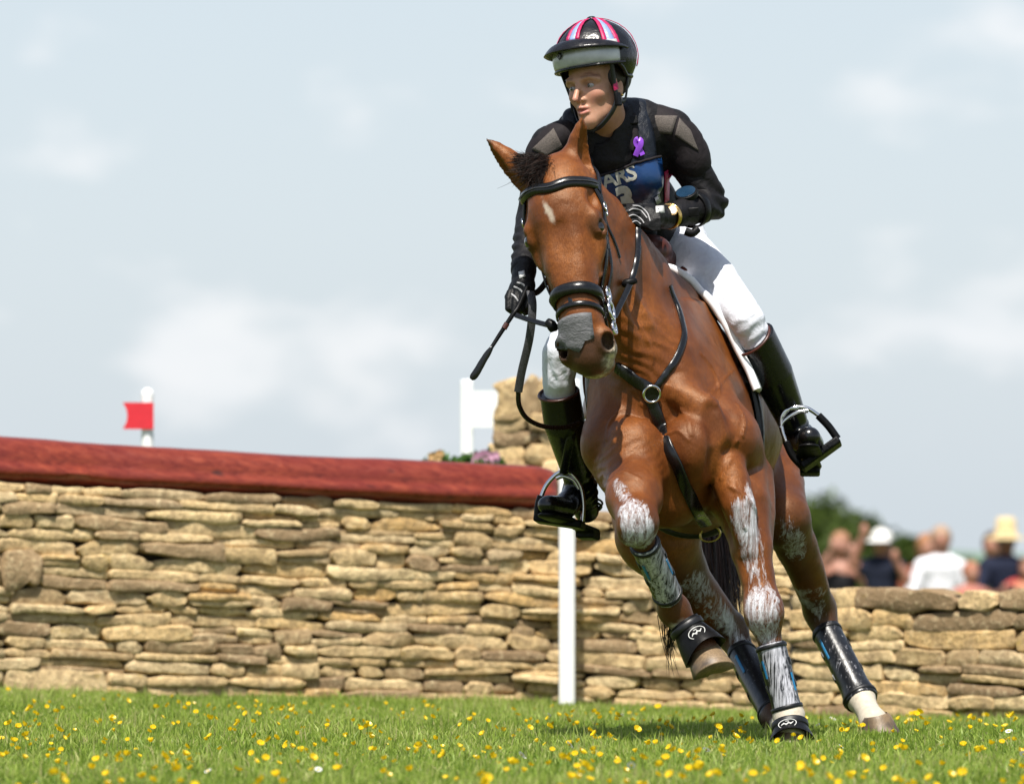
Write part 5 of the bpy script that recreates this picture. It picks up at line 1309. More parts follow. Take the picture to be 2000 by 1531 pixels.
# ---- clothes
def cloth(name, f, mat, folds=(), parent=None, extra=None):
    V, Q = f.build(); N = normals(V, Q); h = np.zeros(len(V))
    for (c, r, dirv, freq, amp) in folds:
        w = sstep(r, r * .3, dist(V, c)); h += w * amp * np.sin((V @ nrm(dirv)) * freq + 2.2 * fbm(V * 16, 3))
    V = V + N * (h + .0012 * fbm(V * 30, 6))[:, None]
    o = mesh_obj(name, V, Q, mat, parent or RIDER); return o, BVHTree.FromPolygons([tuple(v) for v in V], [tuple(q) for q in Q])
TAX = (nrm([1, .28, .10]), nrm([.22, -.9, -.35]), nrm([-.12, -.36, .92]))
f = Field(.005).add(ell(P(1187, 335, .50), (.180, .115, .21), TAX), 0).add(ell(P(1228, 425, .68), (.15, .12, .15), TAX), .08)
f.add(chain([P(1130, 262, .40), NECKB + np.array([0, .04, -.05]), P(1255, 245, .46)], [.07, .085, .07]), .06)
f.add(chain([SHL, SHL * .55 + ELL * .45, ELL, (ELL + WRL) / 2, WRL + nrm(WRL - ELL) * .0], [.062, .058, .050, .047, .036]), .04)
f.add(chain([SHR, SHR * .5 + ELR * .5, ELR, (ELR + WRR) / 2, WRR], [.058, .054, .048, .043, .036]), .04)
JK, JB = cloth('jacket', f, JACKET, ((ELL, .13, (.3, .2, .9), 150, .0045), ((ELL + WRL) / 2, .10, (.95, .2, .1), 170, .003), (ELR * .4 + WRR * .6, .12, (.1, 0, 1), 210, .0035), (SHL * .4 + ELL * .6, .09, (.5, 0, .8), 140, .004)))
# body protector: thick vest with high collar, open shoulders
f = Field(.005).add(ell(P(1187, 338, .49), (.186, .128, .225), TAX), 0).add(ell(P(1228, 428, .68), (.158, .13, .15), TAX), .08)
f.add(chain([P(1120, 238, .36), P(1108, 292, .33), P(1120, 350, .36)], [.042, .045, .05]), .04)
f.add(chain([P(1250, 222, .44), P(1262, 282, .40), P(1262, 345, .40)], [.038, .042, .05]), .04)
f.cut(half(P(1278, 300, .45), nrm([.95, .1, .12])), .02).cut(half(P(1090, 300, .35), nrm([-1, .15, .05])), .02)
f.sub(chain([RH_(-.02, 0, -.06), NECKB + np.array([-.02, -.03, .0]), P(1178, 285, .33)], [.070, .072, .045]), .012)
VS, VB = cloth('body_protector', f, VEST, ((P(1225, 290, .38), .09, (.9, 0, .5), 230, .003), (P(1130, 290, .34), .08, (.1, 0, 1), 190, .0025)))
f = Field(.005).add(chain([NECKB + np.array([-.01, .01, .075]), NECKB + np.array([0, .0, .02]), NECKB + np.array([0, .02, -.06])], [.078, .080, .092]), 0).sub(chain([RH_(-.02, 0, -.03), NECKB + np.array([-.018, -.012, .03]), P(1165, 262, .30)], [.060, .058, .028]), .01)
f.cut(half(NECKB + np.array([0, 0, .075]), nrm([-.25, -.45, .9])), .006)
CO, CB = cloth('collar', f, JACKET)
# shoulder pads
f = Field(.005).add(ell(SHL + np.array([-.015, 0, .008]), (.095, .072, .056), (nrm([.86, .1, -.5]), (0, 1, 0), nrm([.5, 0, .86]))), 0).add(ell(SHL * .62 + ELL * .38 + np.array([.008, -.01, .01]), (.060, .062, .085), (nrm([.9, 0, .4]), (0, 1, 0), nrm([-.4, 0, .9]))), .04)
PL, PLB = cloth('shoulder_pad', f, PADM)
f = Field(.005).add(ell(SHR + np.array([.012, 0, .012]), (.080, .070, .050), (nrm([.8, .1, .6]), (0, 1, 0), nrm([-.6, 0, .8]))), 0).add(ell(SHR * .7 + ELR * .3, (.058, .060, .08)), .04)
PR, PRB = cloth('shoulder_pad', f, PADM)
def hit(bv, x, y):
    o = Vector((0, -CAM_D, CAM_H)); h = bv.ray_cast(o, Vector(P(x, y, 0)) - o); return (np.array(h[0]), np.array(h[1])) if h[0] else (None, None)
def near(bv, p): q, n, i, d = bv.find_nearest(Vector(p)); return np.array(q), np.array(n)
def patch(name, corners, bv, off, mat, parent, depth, nu=10, nv=8, th=.002):
    c = [np.array(k, float) for k in corners]; V = []
    for j in range(nv):
        for i in range(nu):
            u, v = i / (nu - 1), j / (nv - 1); q = (c[0] * (1 - u) + c[1] * u) * (1 - v) + (c[3] * (1 - u) + c[2] * u) * v
            p, n = hit(bv, q[0], q[1])
            if p is None: p, n = near(bv, P(q[0], q[1], depth))
            V.append(p + n * off)
    F = [(j * nu + i, j * nu + i + 1, (j + 1) * nu + i + 1, (j + 1) * nu + i) for j in range(nv - 1) for i in range(nu - 1)]
    o = mesh_obj(name, V, F, mat, parent); m = o.modifiers.new('s', 'SOLIDIFY'); m.thickness = th; m.offset = 0; return o
patch('mesh_panel', [(1262, 226), (1322, 228), (1312, 262), (1260, 258)], PLB, .003, MESH, PL, .4); patch('mesh_panel', [(1326, 232), (1348, 256), (1364, 296), (1318, 264)], PLB, .003, MESH, PL, .4)
patch('mesh_panel', [(1082, 252), (1098, 286), (1066, 305), (1040, 292)], PRB, .003, MESH, PR, .3)
# vest strap with buckle and zip
patch('adjuster_strap', [(1222, 226), (1240, 222), (1252, 296), (1234, 298)], VB, .004, PADM, VS, .4, 4, 14, .003)
p, n_ = hit(VB, 1232, 238); 
if p is not None: V, F = boxmesh(p + n_ * .010, (.020, .006, .013), (nrm([1, .1, .15]), n_, np.cross(nrm([1, .1, .15]), n_))); bevel_obj(mesh_obj('buckle', V, F, RUBBER, VS), .004, 3)
patch('zip', [(1176, 290), (1184, 290), (1192, 345), (1184, 345)], VB, .003, RUBBER, VS, .35, 3, 12, .004)
patch('side_stripe', [(1296, 335), (1306, 330), (1304, 392), (1296, 396)], JB, .004, PINK, VS, .45, 4, 12, .002)
# number bib
def m_bib():
    b = MB('bib_print'); n = b.noise(6, 3); co = b.coord('Generated'); g = b.N.new('ShaderNodeSeparateXYZ'); b.L.new(co, g.inputs[0])
    c = b.ramp(g.outputs['Z'], [(.0, (.012, .020, .030)), (.4, (.010, .022, .042)), (.9, (.008, .045, .155))]); b.set(color=c, rough=.3, spec=.5).bump(b.noise(26, 3), .25, .006); return b.m
BIB = patch('number_bib', [(1150, 350), (1283, 308), (1302, 400), (1175, 470)], VB, .012, m_bib(), RIDER, .4, 18, 14, .003)
V = np.array([v.co for v in BIB.data.vertices]); BB = BVHTree.FromPolygons([tuple(v) for v in V], [tuple(p_.vertices) for p_ in BIB.data.polygons])
V, F = tube([V[i] + np.array([0, -.003, .002]) for i in range(18)], .004, 8); mesh_obj('bib_binding', V, F, PADM, BIB)
PRINT = simple('reflective_print', (.42, .42, .37), .45, .25, 25, 0)
def lettering(txt, x, y, hpx, rot, bold, name, spacing=1.0):
    cu = bpy.data.curves.new(name, 'FONT'); cu.body = txt; cu.size = 1.0; cu.offset = bold; cu.resolution_u = 4; cu.space_character = spacing; ob = bpy.data.objects.new(name + '_tmp', cu); COL.objects.link(ob)
    dg = bpy.context.evaluated_depsgraph_get(); me = bpy.data.meshes.new_from_object(ob.evaluated_get(dg)); bpy.data.objects.remove(ob)
    bm = bmesh.new(); bm.from_mesh(me); bmesh.ops.triangulate(bm, faces=bm.faces[:]); 
    for _ in range(2):
        ed = [e for e in bm.edges if e.calc_length() > .12]; bmesh.ops.subdivide_edges(bm, edges=ed, cuts=1)
    bmesh.ops.triangulate(bm, faces=bm.faces[:])
    V = np.array([v.co for v in bm.verts]); F = [tuple(v.index for v in f_.verts) for f_ in bm.faces]; bm.free()
    s = hpx / .70; c, si = math.cos(rot), math.sin(rot); out = []
    for v in V:
        px = x + s * (v[0] * c - v[1] * si); py = y - s * (v[0] * si + v[1] * c); p, n = hit(BB, px, py)
        if p is None: p, n = near(BB, P(px, py, .38))
        if n[1] > 0: n = -n
        out.append(p + n * .0035)
    mesh_obj(name, out, F, PRINT, BIB, smooth=False)
lettering('MARS', 1149, 378, 30, R(17), .025, 'lettering', .92)
lettering('3', 1208, 416, 48, R(10), .06, 'number')
PHOTO = (lambda b: b.set(color=b.ramp(b.noise(60, 5, .7), [(.35, (.03, .035, .06)), (.6, (.28, .27, .34))]), rough=.5).m)(MB('printed_picture'))
patch('printed_picture', [(1246, 380), (1272, 378), (1280, 400), (1248, 404)], BB, .0035, PHOTO, BIB, .38, 6, 5, .001)
# purple ribbon
p, n_ = hit(VB, 1244, 292); p = p + n_ * .014
PUR = simple('purple_satin', (.22, .05, .50), .35, .1, 60, .2, 200, .001)
def rb(pts): 
    c = catmull([p + np.array([a * .0015, -.004 * k, b_ * .0015]) for a, b_, k in pts], 26); V, F = band(c, [n_] * 26, .0165, .0012); return V, F
V, F = merge([rb([(8, -14, 0), (2, -2, 0), (-5, 8, .3), (-4, 15, .6), (0, 17, .8)]), rb([(-6, -16, 1), (-1, -4, 1.4), (4, 6, 1.4), (4, 14, 1.1), (0, 17, .8)])]); rbo = mesh_obj('awareness_ribbon', V, F, PUR); tag(rbo, 'purple looped ribbon pinned to the rider\'s chest', 'ribbon')

# ---- breeches, boots
f = Field(.0055).add(ell(P(1280, 470, .86), (.15, .13, .115), B3), 0)
f.add(chain([P(1322, 492, .78), P(1392, 548, .60), KNL + np.array([.003, .02, .008]), P(1479, 672, .48), P(1494, 702, .51)], [.098, .074, .053, .046, .038]), .05)
f.add(chain([P(1240, 500, .78), P(1165, 590, .58), KNR + np.array([.004, .02, 0]), P(1091, 745, .42), P(1094, 775, .45)], [.098, .080, .054, .048, .045]), .05)
BRC, BRB = cloth('breeches', f, BREECH, ((KNL + np.array([.02, 0, -.03]), .09, (-.5, 0, .8), 190, .002), (P(1330, 470, .8), .14, (.7, 0, .5), 120, .003), (KNR + np.array([0, 0, -.05]), .08, (1, 0, .2), 190, .002)))
def boot(kn, cf, lo, an, heel, ball, toe, top_c, top_n, nm, label=None):
    root = empty('riding_boot', tuple(heel)); root.parent = RIDER
    f = Field(.0045).add(chain([kn, cf, lo, an], [.058, .061, .046, .040]), 0)
    f.add(chain([an, heel + (an - heel) * .35], [.042, .038]), .02).add(chain([an + (ball - an) * .3, ball, toe], [.040, .041, .033], (0, 0, 1), 1.15), .03)
    f.cut(half(top_c, top_n), .004)
    V, Q = f.build(); N = normals(V, Q); w = sstep(.10, .03, dist(V, an)); h = w * .0045 * np.sin((V @ nrm(an - lo)) * 230 + 2 * fbm(V * 20, 2)); V = V + N * h[:, None]
    mesh_obj('leg_shaft', V, Q, BOOTL, root)
    ax = nrm(toe - heel); dn = nrm(np.cross(np.cross(ax, [0, 0, -1]), ax)); sl = []
    f = Field(.0045).add(chain([heel + dn * .028, (heel + ball) / 2 + dn * .030, ball + dn * .036, toe + dn * .032], [.036, .030, .042, .032], dn, 3.2), 0).add(box(heel + dn * .040, (.030, .030, .014), (ax, np.cross(ax, dn), dn), .006), .004)
    V, Q = f.build(); mesh_obj('sole', V, Q, RUBBER, root)
    return root
BTL = boot(P(1470, 645, .46), P(1508, 728, .55), P(1545, 815, .66), ANL, P(1582, 893, .77), P(1582, 866, .58), P(1580, 852, .50), P(1471, 664, .47), nrm(P(1470, 645, .46) - P(1508, 728, .55) + np.array([-.05, 0, 0])), 'boot')
BTR = boot(P(1088, 735, .42), P(1102, 825, .48), P(1124, 912, .62), ANR, P(1150, 1018, .77), P(1100, 992, .57), P(1072, 986, .49), P(1091, 768, .44), nrm(P(1088, 735, .42) - P(1102, 825, .48)), 'boot')
def boot_trim(root, c, n, r, nm='top_rim'):
    u = nrm(np.cross(n, (0, 1, 0))); v = np.cross(n, u); V, F = ring(c, u, v, r, .0045, 30, 6); mesh_obj(nm, V, F, BROWN, root)
boot_trim(BTL, P(1471, 664, .47), nrm(P(1470, 645, .46) - P(1508, 728, .55) + np.array([-.05, 0, 0])), .0585); boot_trim(BTR, P(1091, 768, .44), nrm(P(1088, 735, .42) - P(1102, 825, .48)), .0585)
for an, hl, root in ((ANL, P(1582, 893, .77), BTL), (ANR, P(1150, 1018, .77), BTR)):
    c = an * .45 + hl * .55; u = np.array([1., 0, 0]); v = nrm([0, .9, -.3]); V, F = merge([ring(c, u, v, (.047, .052), .004, 26, 6), tube([c + v * .052, c + v * .085], .0045, 6)]); mesh_obj('spur', V, F, STEEL if root is BTL else RUBBER, root)
    V, F = ring(c + np.array([0, -.008, .01]), u, v, (.050, .056), .0035, 26, 6); mesh_obj('spur_strap', V, F, LEATHER, root)

# ---- gloves and hands: five curled fingers closed on the reins
def glove(wr, palm, dir_f, dir_s, dir_n, name, side, sc=1.0):
    """palm: centre of palm; dir_f along the knuckles-to-fingers direction, dir_s across towards the little finger, dir_n out of the back of the hand"""
    F_, S_, N_ = nrm(dir_f), nrm(dir_s), nrm(dir_n); f = Field(.003)
    f.add(ell(palm, (.044 * sc, .040 * sc, .018 * sc), (F_, S_, N_)), 0).add(chain([wr, palm - F_ * .02], [.031, .030]), .02)
    for i, (ln, of) in enumerate(((.92, -.030), (1.0, -.010), (.96, .011), (.78, .030))):
        k = palm + F_ * (.036 - .004 * abs(i - 1)) * sc + S_ * of * sc + N_ * .006; a = k + (F_ * .034 - N_ * .012) * ln * sc; b_ = a + (-F_ * .006 - N_ * .027) * ln * sc; e = b_ + (-F_ * .022 - N_ * .002) * ln * sc
        f.add(chain([k - F_ * .02, k, a, b_, e], np.array([.011, .0112, .0102, .0096, .0088]) * sc), .004)
    t0 = palm - F_ * .018 * sc - S_ * .030 * sc - N_ * .010; t1 = t0 + (F_ * .030 - S_ * .016 - N_ * .012) * sc; t2 = t1 + (F_ * .026 + S_ * .012 - N_ * .006) * sc
    f.add(chain([palm - F_ * .02 - S_ * .012, t0, t1, t2], np.array([.016, .014, .0115, .010]) * sc), .008)
    f.add(chain([wr - nrm(palm - wr) * .012, wr + nrm(palm - wr) * .022], [.036, .034]), .006)
    o, bv = cloth(name, f, GLOVE); return o, bv, (F_, S_, N_)
GL, GLB, gax = glove(P(1296, 424, .26), P(1256, 424, .17), (-.80, -.45, -.22), (-.15, -.1, -1), (-.25, -.80, .5), 'glove', 1)
GR_, GRB, gax2 = glove(P(1023, 533, .11), P(1019, 568, .06), (-.18, -.55, -.8), (.92, -.25, -.05), (-.35, -.78, .45), 'glove', -1)
def gline(bv, pix, w, par, mat=GREYP, depth=.1):
    pts = []; nn = []
    for x, y in catmull([(a, b_, 0) for a, b_ in pix], 16)[:, :2]:
        p, n = hit(bv, x, y)
        if p is None: p, n = near(bv, P(x, y, depth))
        pts.append(p + n * .0008); nn.append(n)
    V, F = band(pts, nn, w, .0012); mesh_obj('printed_line', V, F, mat, par)
for pix in ([(1228, 412), (1238, 408), (1252, 412), (1264, 426)], [(1226, 424), (1238, 420), (1252, 428), (1258, 436)], [(1232, 436), (1242, 432), (1252, 438)], [(1236, 402), (1250, 404), (1264, 416), (1270, 432)]): gline(GLB, pix, .0035, GL)
for pix in ([(1004, 560), (1016, 566), (1026, 580)], [(998, 574), (1006, 580), (1014, 592)], [(1010, 552), (1022, 556), (1030, 568)]): gline(GRB, pix, .005, GR_)
patch('cuff_label', [(1280, 404), (1296, 403), (1297, 416), (1281, 417)], GLB, .002, WHITEPRINT, GL, .2, 4, 4, .001); patch('cuff_label', [(1013, 532), (1024, 529), (1026, 541), (1015, 545)], GRB, .002, WHITEPRINT, GR_, .1, 4, 4, .001)
gline(GLB, [(1283, 413), (1287, 406), (1294, 412)], .002, GL, RUBBER); gline(GLB, [(1284, 406), (1290, 411), (1294, 405)], .002, GL, RUBBER)
gline(GRB, [(1015, 541), (1019, 533), (1024, 538)], .002, GR_, RUBBER)
# watches
GOLD = simple('gold_bracelet', (.80, .52, .20), .22, .2, 80, .4, 200, .002, metal=1.0)
wd = nrm(WRL - ELL); u = nrm(np.cross(wd, (0, 1, 0))); v = np.cross(wd, u); wc = P(1309, 422, .28)
WA = empty('wrist_watch', tuple(wc)); WA.parent = RIDER
V, F = ring(wc, u, v, (.034, .034), .005, 32, 8); V2, F2 = ring(wc + wd * .008, u, v, (.034, .034), .005, 32, 8); V, F = merge([(V, F), (V2, F2)]); mesh_obj('bracelet', V, F, GOLD, WA)
fd = nrm(np.array([.15, -.9, .35])); cc = wc + fd * .037; s1 = nrm(np.cross(fd, (0, 0, 1))); s2 = np.cross(s1, fd)
V, F = slab([cc + s1 * .014 * math.cos(a) + s2 * .016 * math.sin(a) for a in np.linspace(0, 6.283, 20, endpoint=False)], fd, .007); mesh_obj('case', V, F, GOLD, WA)
V, F = slab([cc + fd * .0072 + s1 * .011 * math.cos(a) + s2 * .013 * math.sin(a) for a in np.linspace(0, 6.283, 20, endpoint=False)], fd, .001); mesh_obj('dial', V, F, simple('pale_dial', (.75, .66, .55), .2, .05, 30, 0), WA)
tc = WRL * .50 + ELL * .50; fd = nrm(np.array([-.25, -.55, .80])); s1 = nrm(np.cross(fd, (0, 1, .2))); s2 = np.cross(s1, fd); cc = tc + fd * .052 + wd * .012; WB = empty('stopwatch', tuple(cc)); WB.parent = RIDER
def disc(c, r, h, mat, nm, par, n=30): V, F = slab([c + s1 * r * math.cos(a) + s2 * r * math.sin(a) for a in np.linspace(0, 6.283, n, endpoint=False)], fd, h); bevel_obj(mesh_obj(nm, V, F, mat, par), .003, 3)
disc(cc - fd * .006, .035, .018, RUBBER, 'case', WB); disc(cc + fd * .0125, .029, .0015, simple('watch_glass', (.012, .035, .07), .08, .2, 20, 0, coat=1.0), 'dial', WB)
u = nrm(np.cross(wd, (0, 1, 0))); v = np.cross(wd, u); pts = [tc + (u * math.cos(a) + v * math.sin(a)) * .050 for a in np.linspace(0, 6.283, 30, endpoint=False)]
V, F = band(pts, [nrm(p_ - tc) for p_ in pts], .030, .005, True); mesh_obj('strap', V, F, RUBBER, WB)
p, n_ = near(JB, P(1352, 415, .3)); V, F = boxmesh(p + n_ * .008, (.016, .006, .014), (nrm([1, 0, .1]), n_, np.cross(nrm([1, 0, .1]), n_))); bevel_obj(mesh_obj('strap_buckle', V, F, RUBBER, WB), .003, 2)
V, F = tube(catmull([P(1338, 452, .30), P(1352, 456, .30), P(1362, 448, .31)], 8), .012, 10); mesh_obj('strap_tail', V, F, RUBBER, WB)
# whip
WH = empty('whip', tuple(P(1006, 610, .0)))
V, F = tube(catmull([P(1030, 560, .02), P(1012, 600, -.0), P(1002, 614, -.01), P(975, 655, -.02), P(958, 682, -.03)], 20), np.linspace(.0085, .0055, 20), 8); mesh_obj('shaft', V, F, RUBBER, WH)
fl = catmull([P(962, 676, -.03), P(945, 702, -.035), P(930, 728, -.04), P(920, 741, -.04)], 14); V, F = band(fl, [nrm([.3, -.9, .2])] * 14, [.008, .013, .017, .019, .019, .020, .021, .021, .022, .022, .022, .021, .018, .008], .004); mesh_obj('flap', V, F, LEATHER, WH)
V, F = band(catmull([P(990, 632, -.015), P(984, 642, -.018)], 5), [nrm([.3, -.9, .2])] * 5, .016, .007); mesh_obj('grip_collar', V, F, BROWN, WH)
tag(WH, 'short black riding whip held in the rider\'s gloved hand', 'whip')
# ================================================================== spectators beyond the wall
SKINP = [simple('spectator_skin_%d' % i, c, .5, .08, 20, 0) for i, c in enumerate(((.36, .165, .11), (.40, .195, .135), (.22, .10, .065)))]
TOPS = {}
def topm(name, col): 
    if name not in TOPS: TOPS[name] = m_fabric(name, col, .85, .6, 9, .12, 300)
    return TOPS[name]
def spectator(xpx, yhead, Y, label, top, skin=0, turn=0.0, arms=None, sleeves=True, hairc=(.05, .03, .02), hair='short', hat=None, low=(.05, .055, .08), extra=None, tank=False):
    """standing figure; arms = ((elbow, hand), (elbow, hand)) offsets in metres (right, depth, up) from head top, image-left arm first"""
    t = P(xpx, yhead, Y); g0 = float(gz(t[0], Y)); H = t[2] - g0; k = H / 1.72; X, Z = t[0], t[2]
    def q(x, y, z): c, s = math.cos(turn), math.sin(turn); return np.array([X + k * (x * c - y * s), Y + k * (x * s + y * c), Z + k * z])
    arms = arms or (((-.27, -.04, -.62), (-.24, -.14, -.86)), ((.27, -.04, -.62), (.24, -.14, -.86)))
    f = Field(.014).add(ell(q(0, 0, -.115), (.078 * k, .095 * k, .118 * k)), 0).add(ell(q(0, -.085, -.13), (.014, .02, .022)), .012).add(chain([q(0, .01, -.2), q(0, .02, -.30)], [.055 * k, .06 * k]), .03)
    f.add(chain([q(0, .01, -.36), q(0, .01, -.62), q(0, .01, -.85)], [.12 * k, .11 * k, .12 * k], (0, 1, 0), 1.25), .04)
    for s, (e, h_) in zip((-1, 1), arms):
        f.add(chain([q(s * .16, .01, -.34), q(*e), q(*h_)], [.052 * k, .042 * k, .030 * k]), .03).add(ell(q(*h_) + np.array([0, -.02, .03]), (.035 * k, .03 * k, .055 * k)), .02)
        f.add(chain([q(s * .09, .01, -.86), q(s * .10, -.01, -1.28), q(s * .10, .03, -1.66)], [.085 * k, .06 * k, .045 * k]), .03).add(chain([q(s * .10, .03, -1.68), q(s * .11, -.12, -1.70)], [.04 * k, .035 * k]), .02)
    V, Q = f.build(); o = mesh_obj('person', V, Q, SKINP[skin])
    f = Field(.014).add(chain([q(0, .01, -.37 if not tank else -.45), q(0, .01, -.62), q(0, .01, -.88)], [.15 * k, .135 * k, .14 * k], (0, 1, 0), 1.25), 0)
    if not tank: f.add(chain([q(-.15, .01, -.34), q(.15, .01, -.34)], [.075 * k, .075 * k]), .06)
    if sleeves:
        for s, (e, h_) in zip((-1, 1), arms): f.add(chain([q(s * .16, .01, -.345), q(s * .16, .01, -.345) * .25 + q(*e) * .75], [.072 * k, .066 * k]), .03)
    V, Q = f.build(); V = V + normals(V, Q) * (.008 * fbm(V * 9, 2))[:, None]; mesh_obj('top', V, Q, topm(*top), o)
    f = Field(.016).add(ell(q(0, .01, -.90), (.15 * k, .115 * k, .10 * k)), 0)
    for s in (-1, 1): f.add(chain([q(s * .085, .01, -.90), q(s * .10, -.01, -1.28), q(s * .10, .03, -1.64)], [.098 * k, .075 * k, .065 * k]), .03)
    V, Q = f.build(); mesh_obj('trousers', V, Q, topm('trousers_%d' % int(low[0] * 1000), low), o)
    if hair:
        f = Field(.010).add(ell(q(0, .014, -.090), (.092 * k, .102 * k, .108 * k)), 0)
        if hair == 'long': f.add(chain([q(0, .06, -.12), q(0, .09, -.33)], [.08 * k, .06 * k]), .03)
        if hair == 'tail': f.add(chain([q(0, .10, -.10), q(.02, .14, -.30)], [.04 * k, .03 * k]), .03)
        f.sub(ell(q(0, -.08, -.165), (.066 * k, .065 * k, .095 * k)), .015)
        V, Q = f.build(); mesh_obj('hair', V, Q, simple('hair_%d' % int(xpx), hairc, .6, .3, 30, .3, 90, .005), o)
    if extra: extra(o, q, k)
    tag(o, label, 'person', 'spectators behind the low wall'); return o
STRAW = simple('straw', (.62, .47, .24), .8, .12, 60, .4, 200, .003); CAPW = simple('white_cap', (.80, .79, .76), .8, .04); DARKG = simple('sunglass_lens', (.008, .008, .01), .1, .1, 10, 0); PHONE = simple('phone_case', (.010, .010, .012), .2, .2, 20, 0)
def brim_hat(mat, r, hh):
    def fn(o, q, k):
        n = 28; V = []
        for rr, z in ((.02, .085), (.075, .08), (.088, .03), (.092, -.035), (r, -.055), (r, -.062), (.09, -.045)):
            for i in range(n): a = 6.2832 * i / n; V.append(q(rr * math.cos(a), .01 + rr * math.sin(a), z * hh - .02))
        F = [(j * n + i, j * n + (i + 1) % n, (j + 1) * n + (i + 1) % n, (j + 1) * n + i) for j in range(6) for i in range(n)] + [tuple(range(n))]
        mesh_obj('hat', V, F, mat, o)
    return fn
def cap(o, q, k):
    n = 24; V = []
    for e in np.linspace(R(-5), R(88), 8):
        for i in range(n): a = 6.2832 * i / n; V.append(q(.094 * math.cos(e) * math.cos(a), .01 + .108 * math.cos(e) * math.sin(a), -.085 + .098 * math.sin(e)))
    F = [(j * n + i, j * n + (i + 1) % n, (j + 1) * n + (i + 1) % n, (j + 1) * n + i) for j in range(7) for i in range(n)]
    V2 = []; 
    for i in range(12):
        a = R(-150) + R(120) * i / 11; V2 += [q(.100 * math.cos(a), .01 + .112 * math.sin(a), -.085), q(.13 * math.cos(a), -.05 + .165 * math.sin(a), -.11)]
    F2 = [(2 * i, 2 * i + 1, 2 * i + 3, 2 * i + 2) for i in range(11)]
    V, F = merge([(V, F), (V2, F2)]); ob = mesh_obj('cap', V, F, CAPW, o); m = ob.modifiers.new('s', 'SOLIDIFY'); m.thickness = .006
def hatman(o, q, k):
    brim_hat(STRAW, .185, 1.3)(o, q, k)
    V, F = merge([boxmesh(q(s * .034, -.098, -.105), (.030 * k, .008, .020 * k)) for s in (-1, 1)]); bevel_obj(mesh_obj('sunglasses', V, F, DARKG, o), .006, 2)
    n = 20; V = [q(.05 + .10 * math.cos(a) * (1 + .25 * math.sin(3 * a)), -.172 - .0 * a, -.55 + .12 * math.sin(a)) for a in np.linspace(0, 6.283, n, endpoint=False)]
    V, F = slab(V, (0, -1, 0), .004); mesh_obj('printed_motif', V, F, simple('coral_print', (.62, .10, .08), .7, .1), o)
    V, F = boxmesh(q(.0, -.30, -.56), (.038 * k, .006, .075 * k), (nrm([1, .1, .3]), (0, 1, .1), nrm([-.3, 0, 1]))); bevel_obj(mesh_obj('phone', V, F, PHONE, o), .004, 2)
up = lambda a, b: ((a), (b))
spectator(1642, 1040, 40, 'fair spectator in a black vest top holding both arms up to the face', ('black_vest_top', (.010, .010, .012)), 1, 0, (((-.24, -.10, -.40), (-.07, -.20, -.14)), ((.22, -.12, -.46), (.09, -.2, -.18))), False, (.30, .14, .07), 'long', tank=True, low=(.45, .40, .34))
spectator(1722, 1032, 39, 'spectator in a white cap and navy top with both arms raised', ('navy_top', (.010, .013, .028)), 0, -.3, (((-.24, -.06, -.30), (-.13, -.10, -.04)), ((.24, -.06, -.44), (.15, -.14, -.26))), False, (.015, .010, .008), 'long', extra=cap, low=(.40, .36, .30))
spectator(1811, 1044, 44, 'fair spectator half hidden behind the man in the white shirt', ('rust_top', (.20, .06, .03)), 1, .3, None, True, (.30, .13, .05), 'long')
spectator(1838, 1029, 40, 'balding man in a white short sleeved shirt facing the horse', ('white_shirt', (.80, .80, .84)), 0, 0, None, True, (.34, .22, .14), 'short', low=(.16, .15, .14))
spectator(1938, 1040, 44, 'spectator with brown hair close behind the straw hat man', ('grey_green_top', (.12, .13, .11)), 0, -.4, None, True, (.07, .035, .02), 'long')
spectator(1965, 1030, 39, 'man in a straw hat, sunglasses and navy T-shirt with red print', ('navy_tshirt', (.011, .015, .035)), 2, .1, (((-.29, -.10, -.60), (-.06, -.28, -.56)), ((.28, -.06, -.62), (.12, -.22, -.62))), True, (.02, .012, .008), 'short', extra=hatman)
spectator(1897, 1098, 38.6, 'short spectator in coral pink beside the straw hat man\'s elbow', ('coral_top', (.42, .17, .13)), 1, .5, None, True, (.34, .13, .07), 'short')
spectator(2006, 1090, 38.8, 'spectator in orange cut off by the picture\'s right edge', ('orange_top', (.46, .20, .12)), 1, -.3, None, True, (.16, .07, .03), 'short')
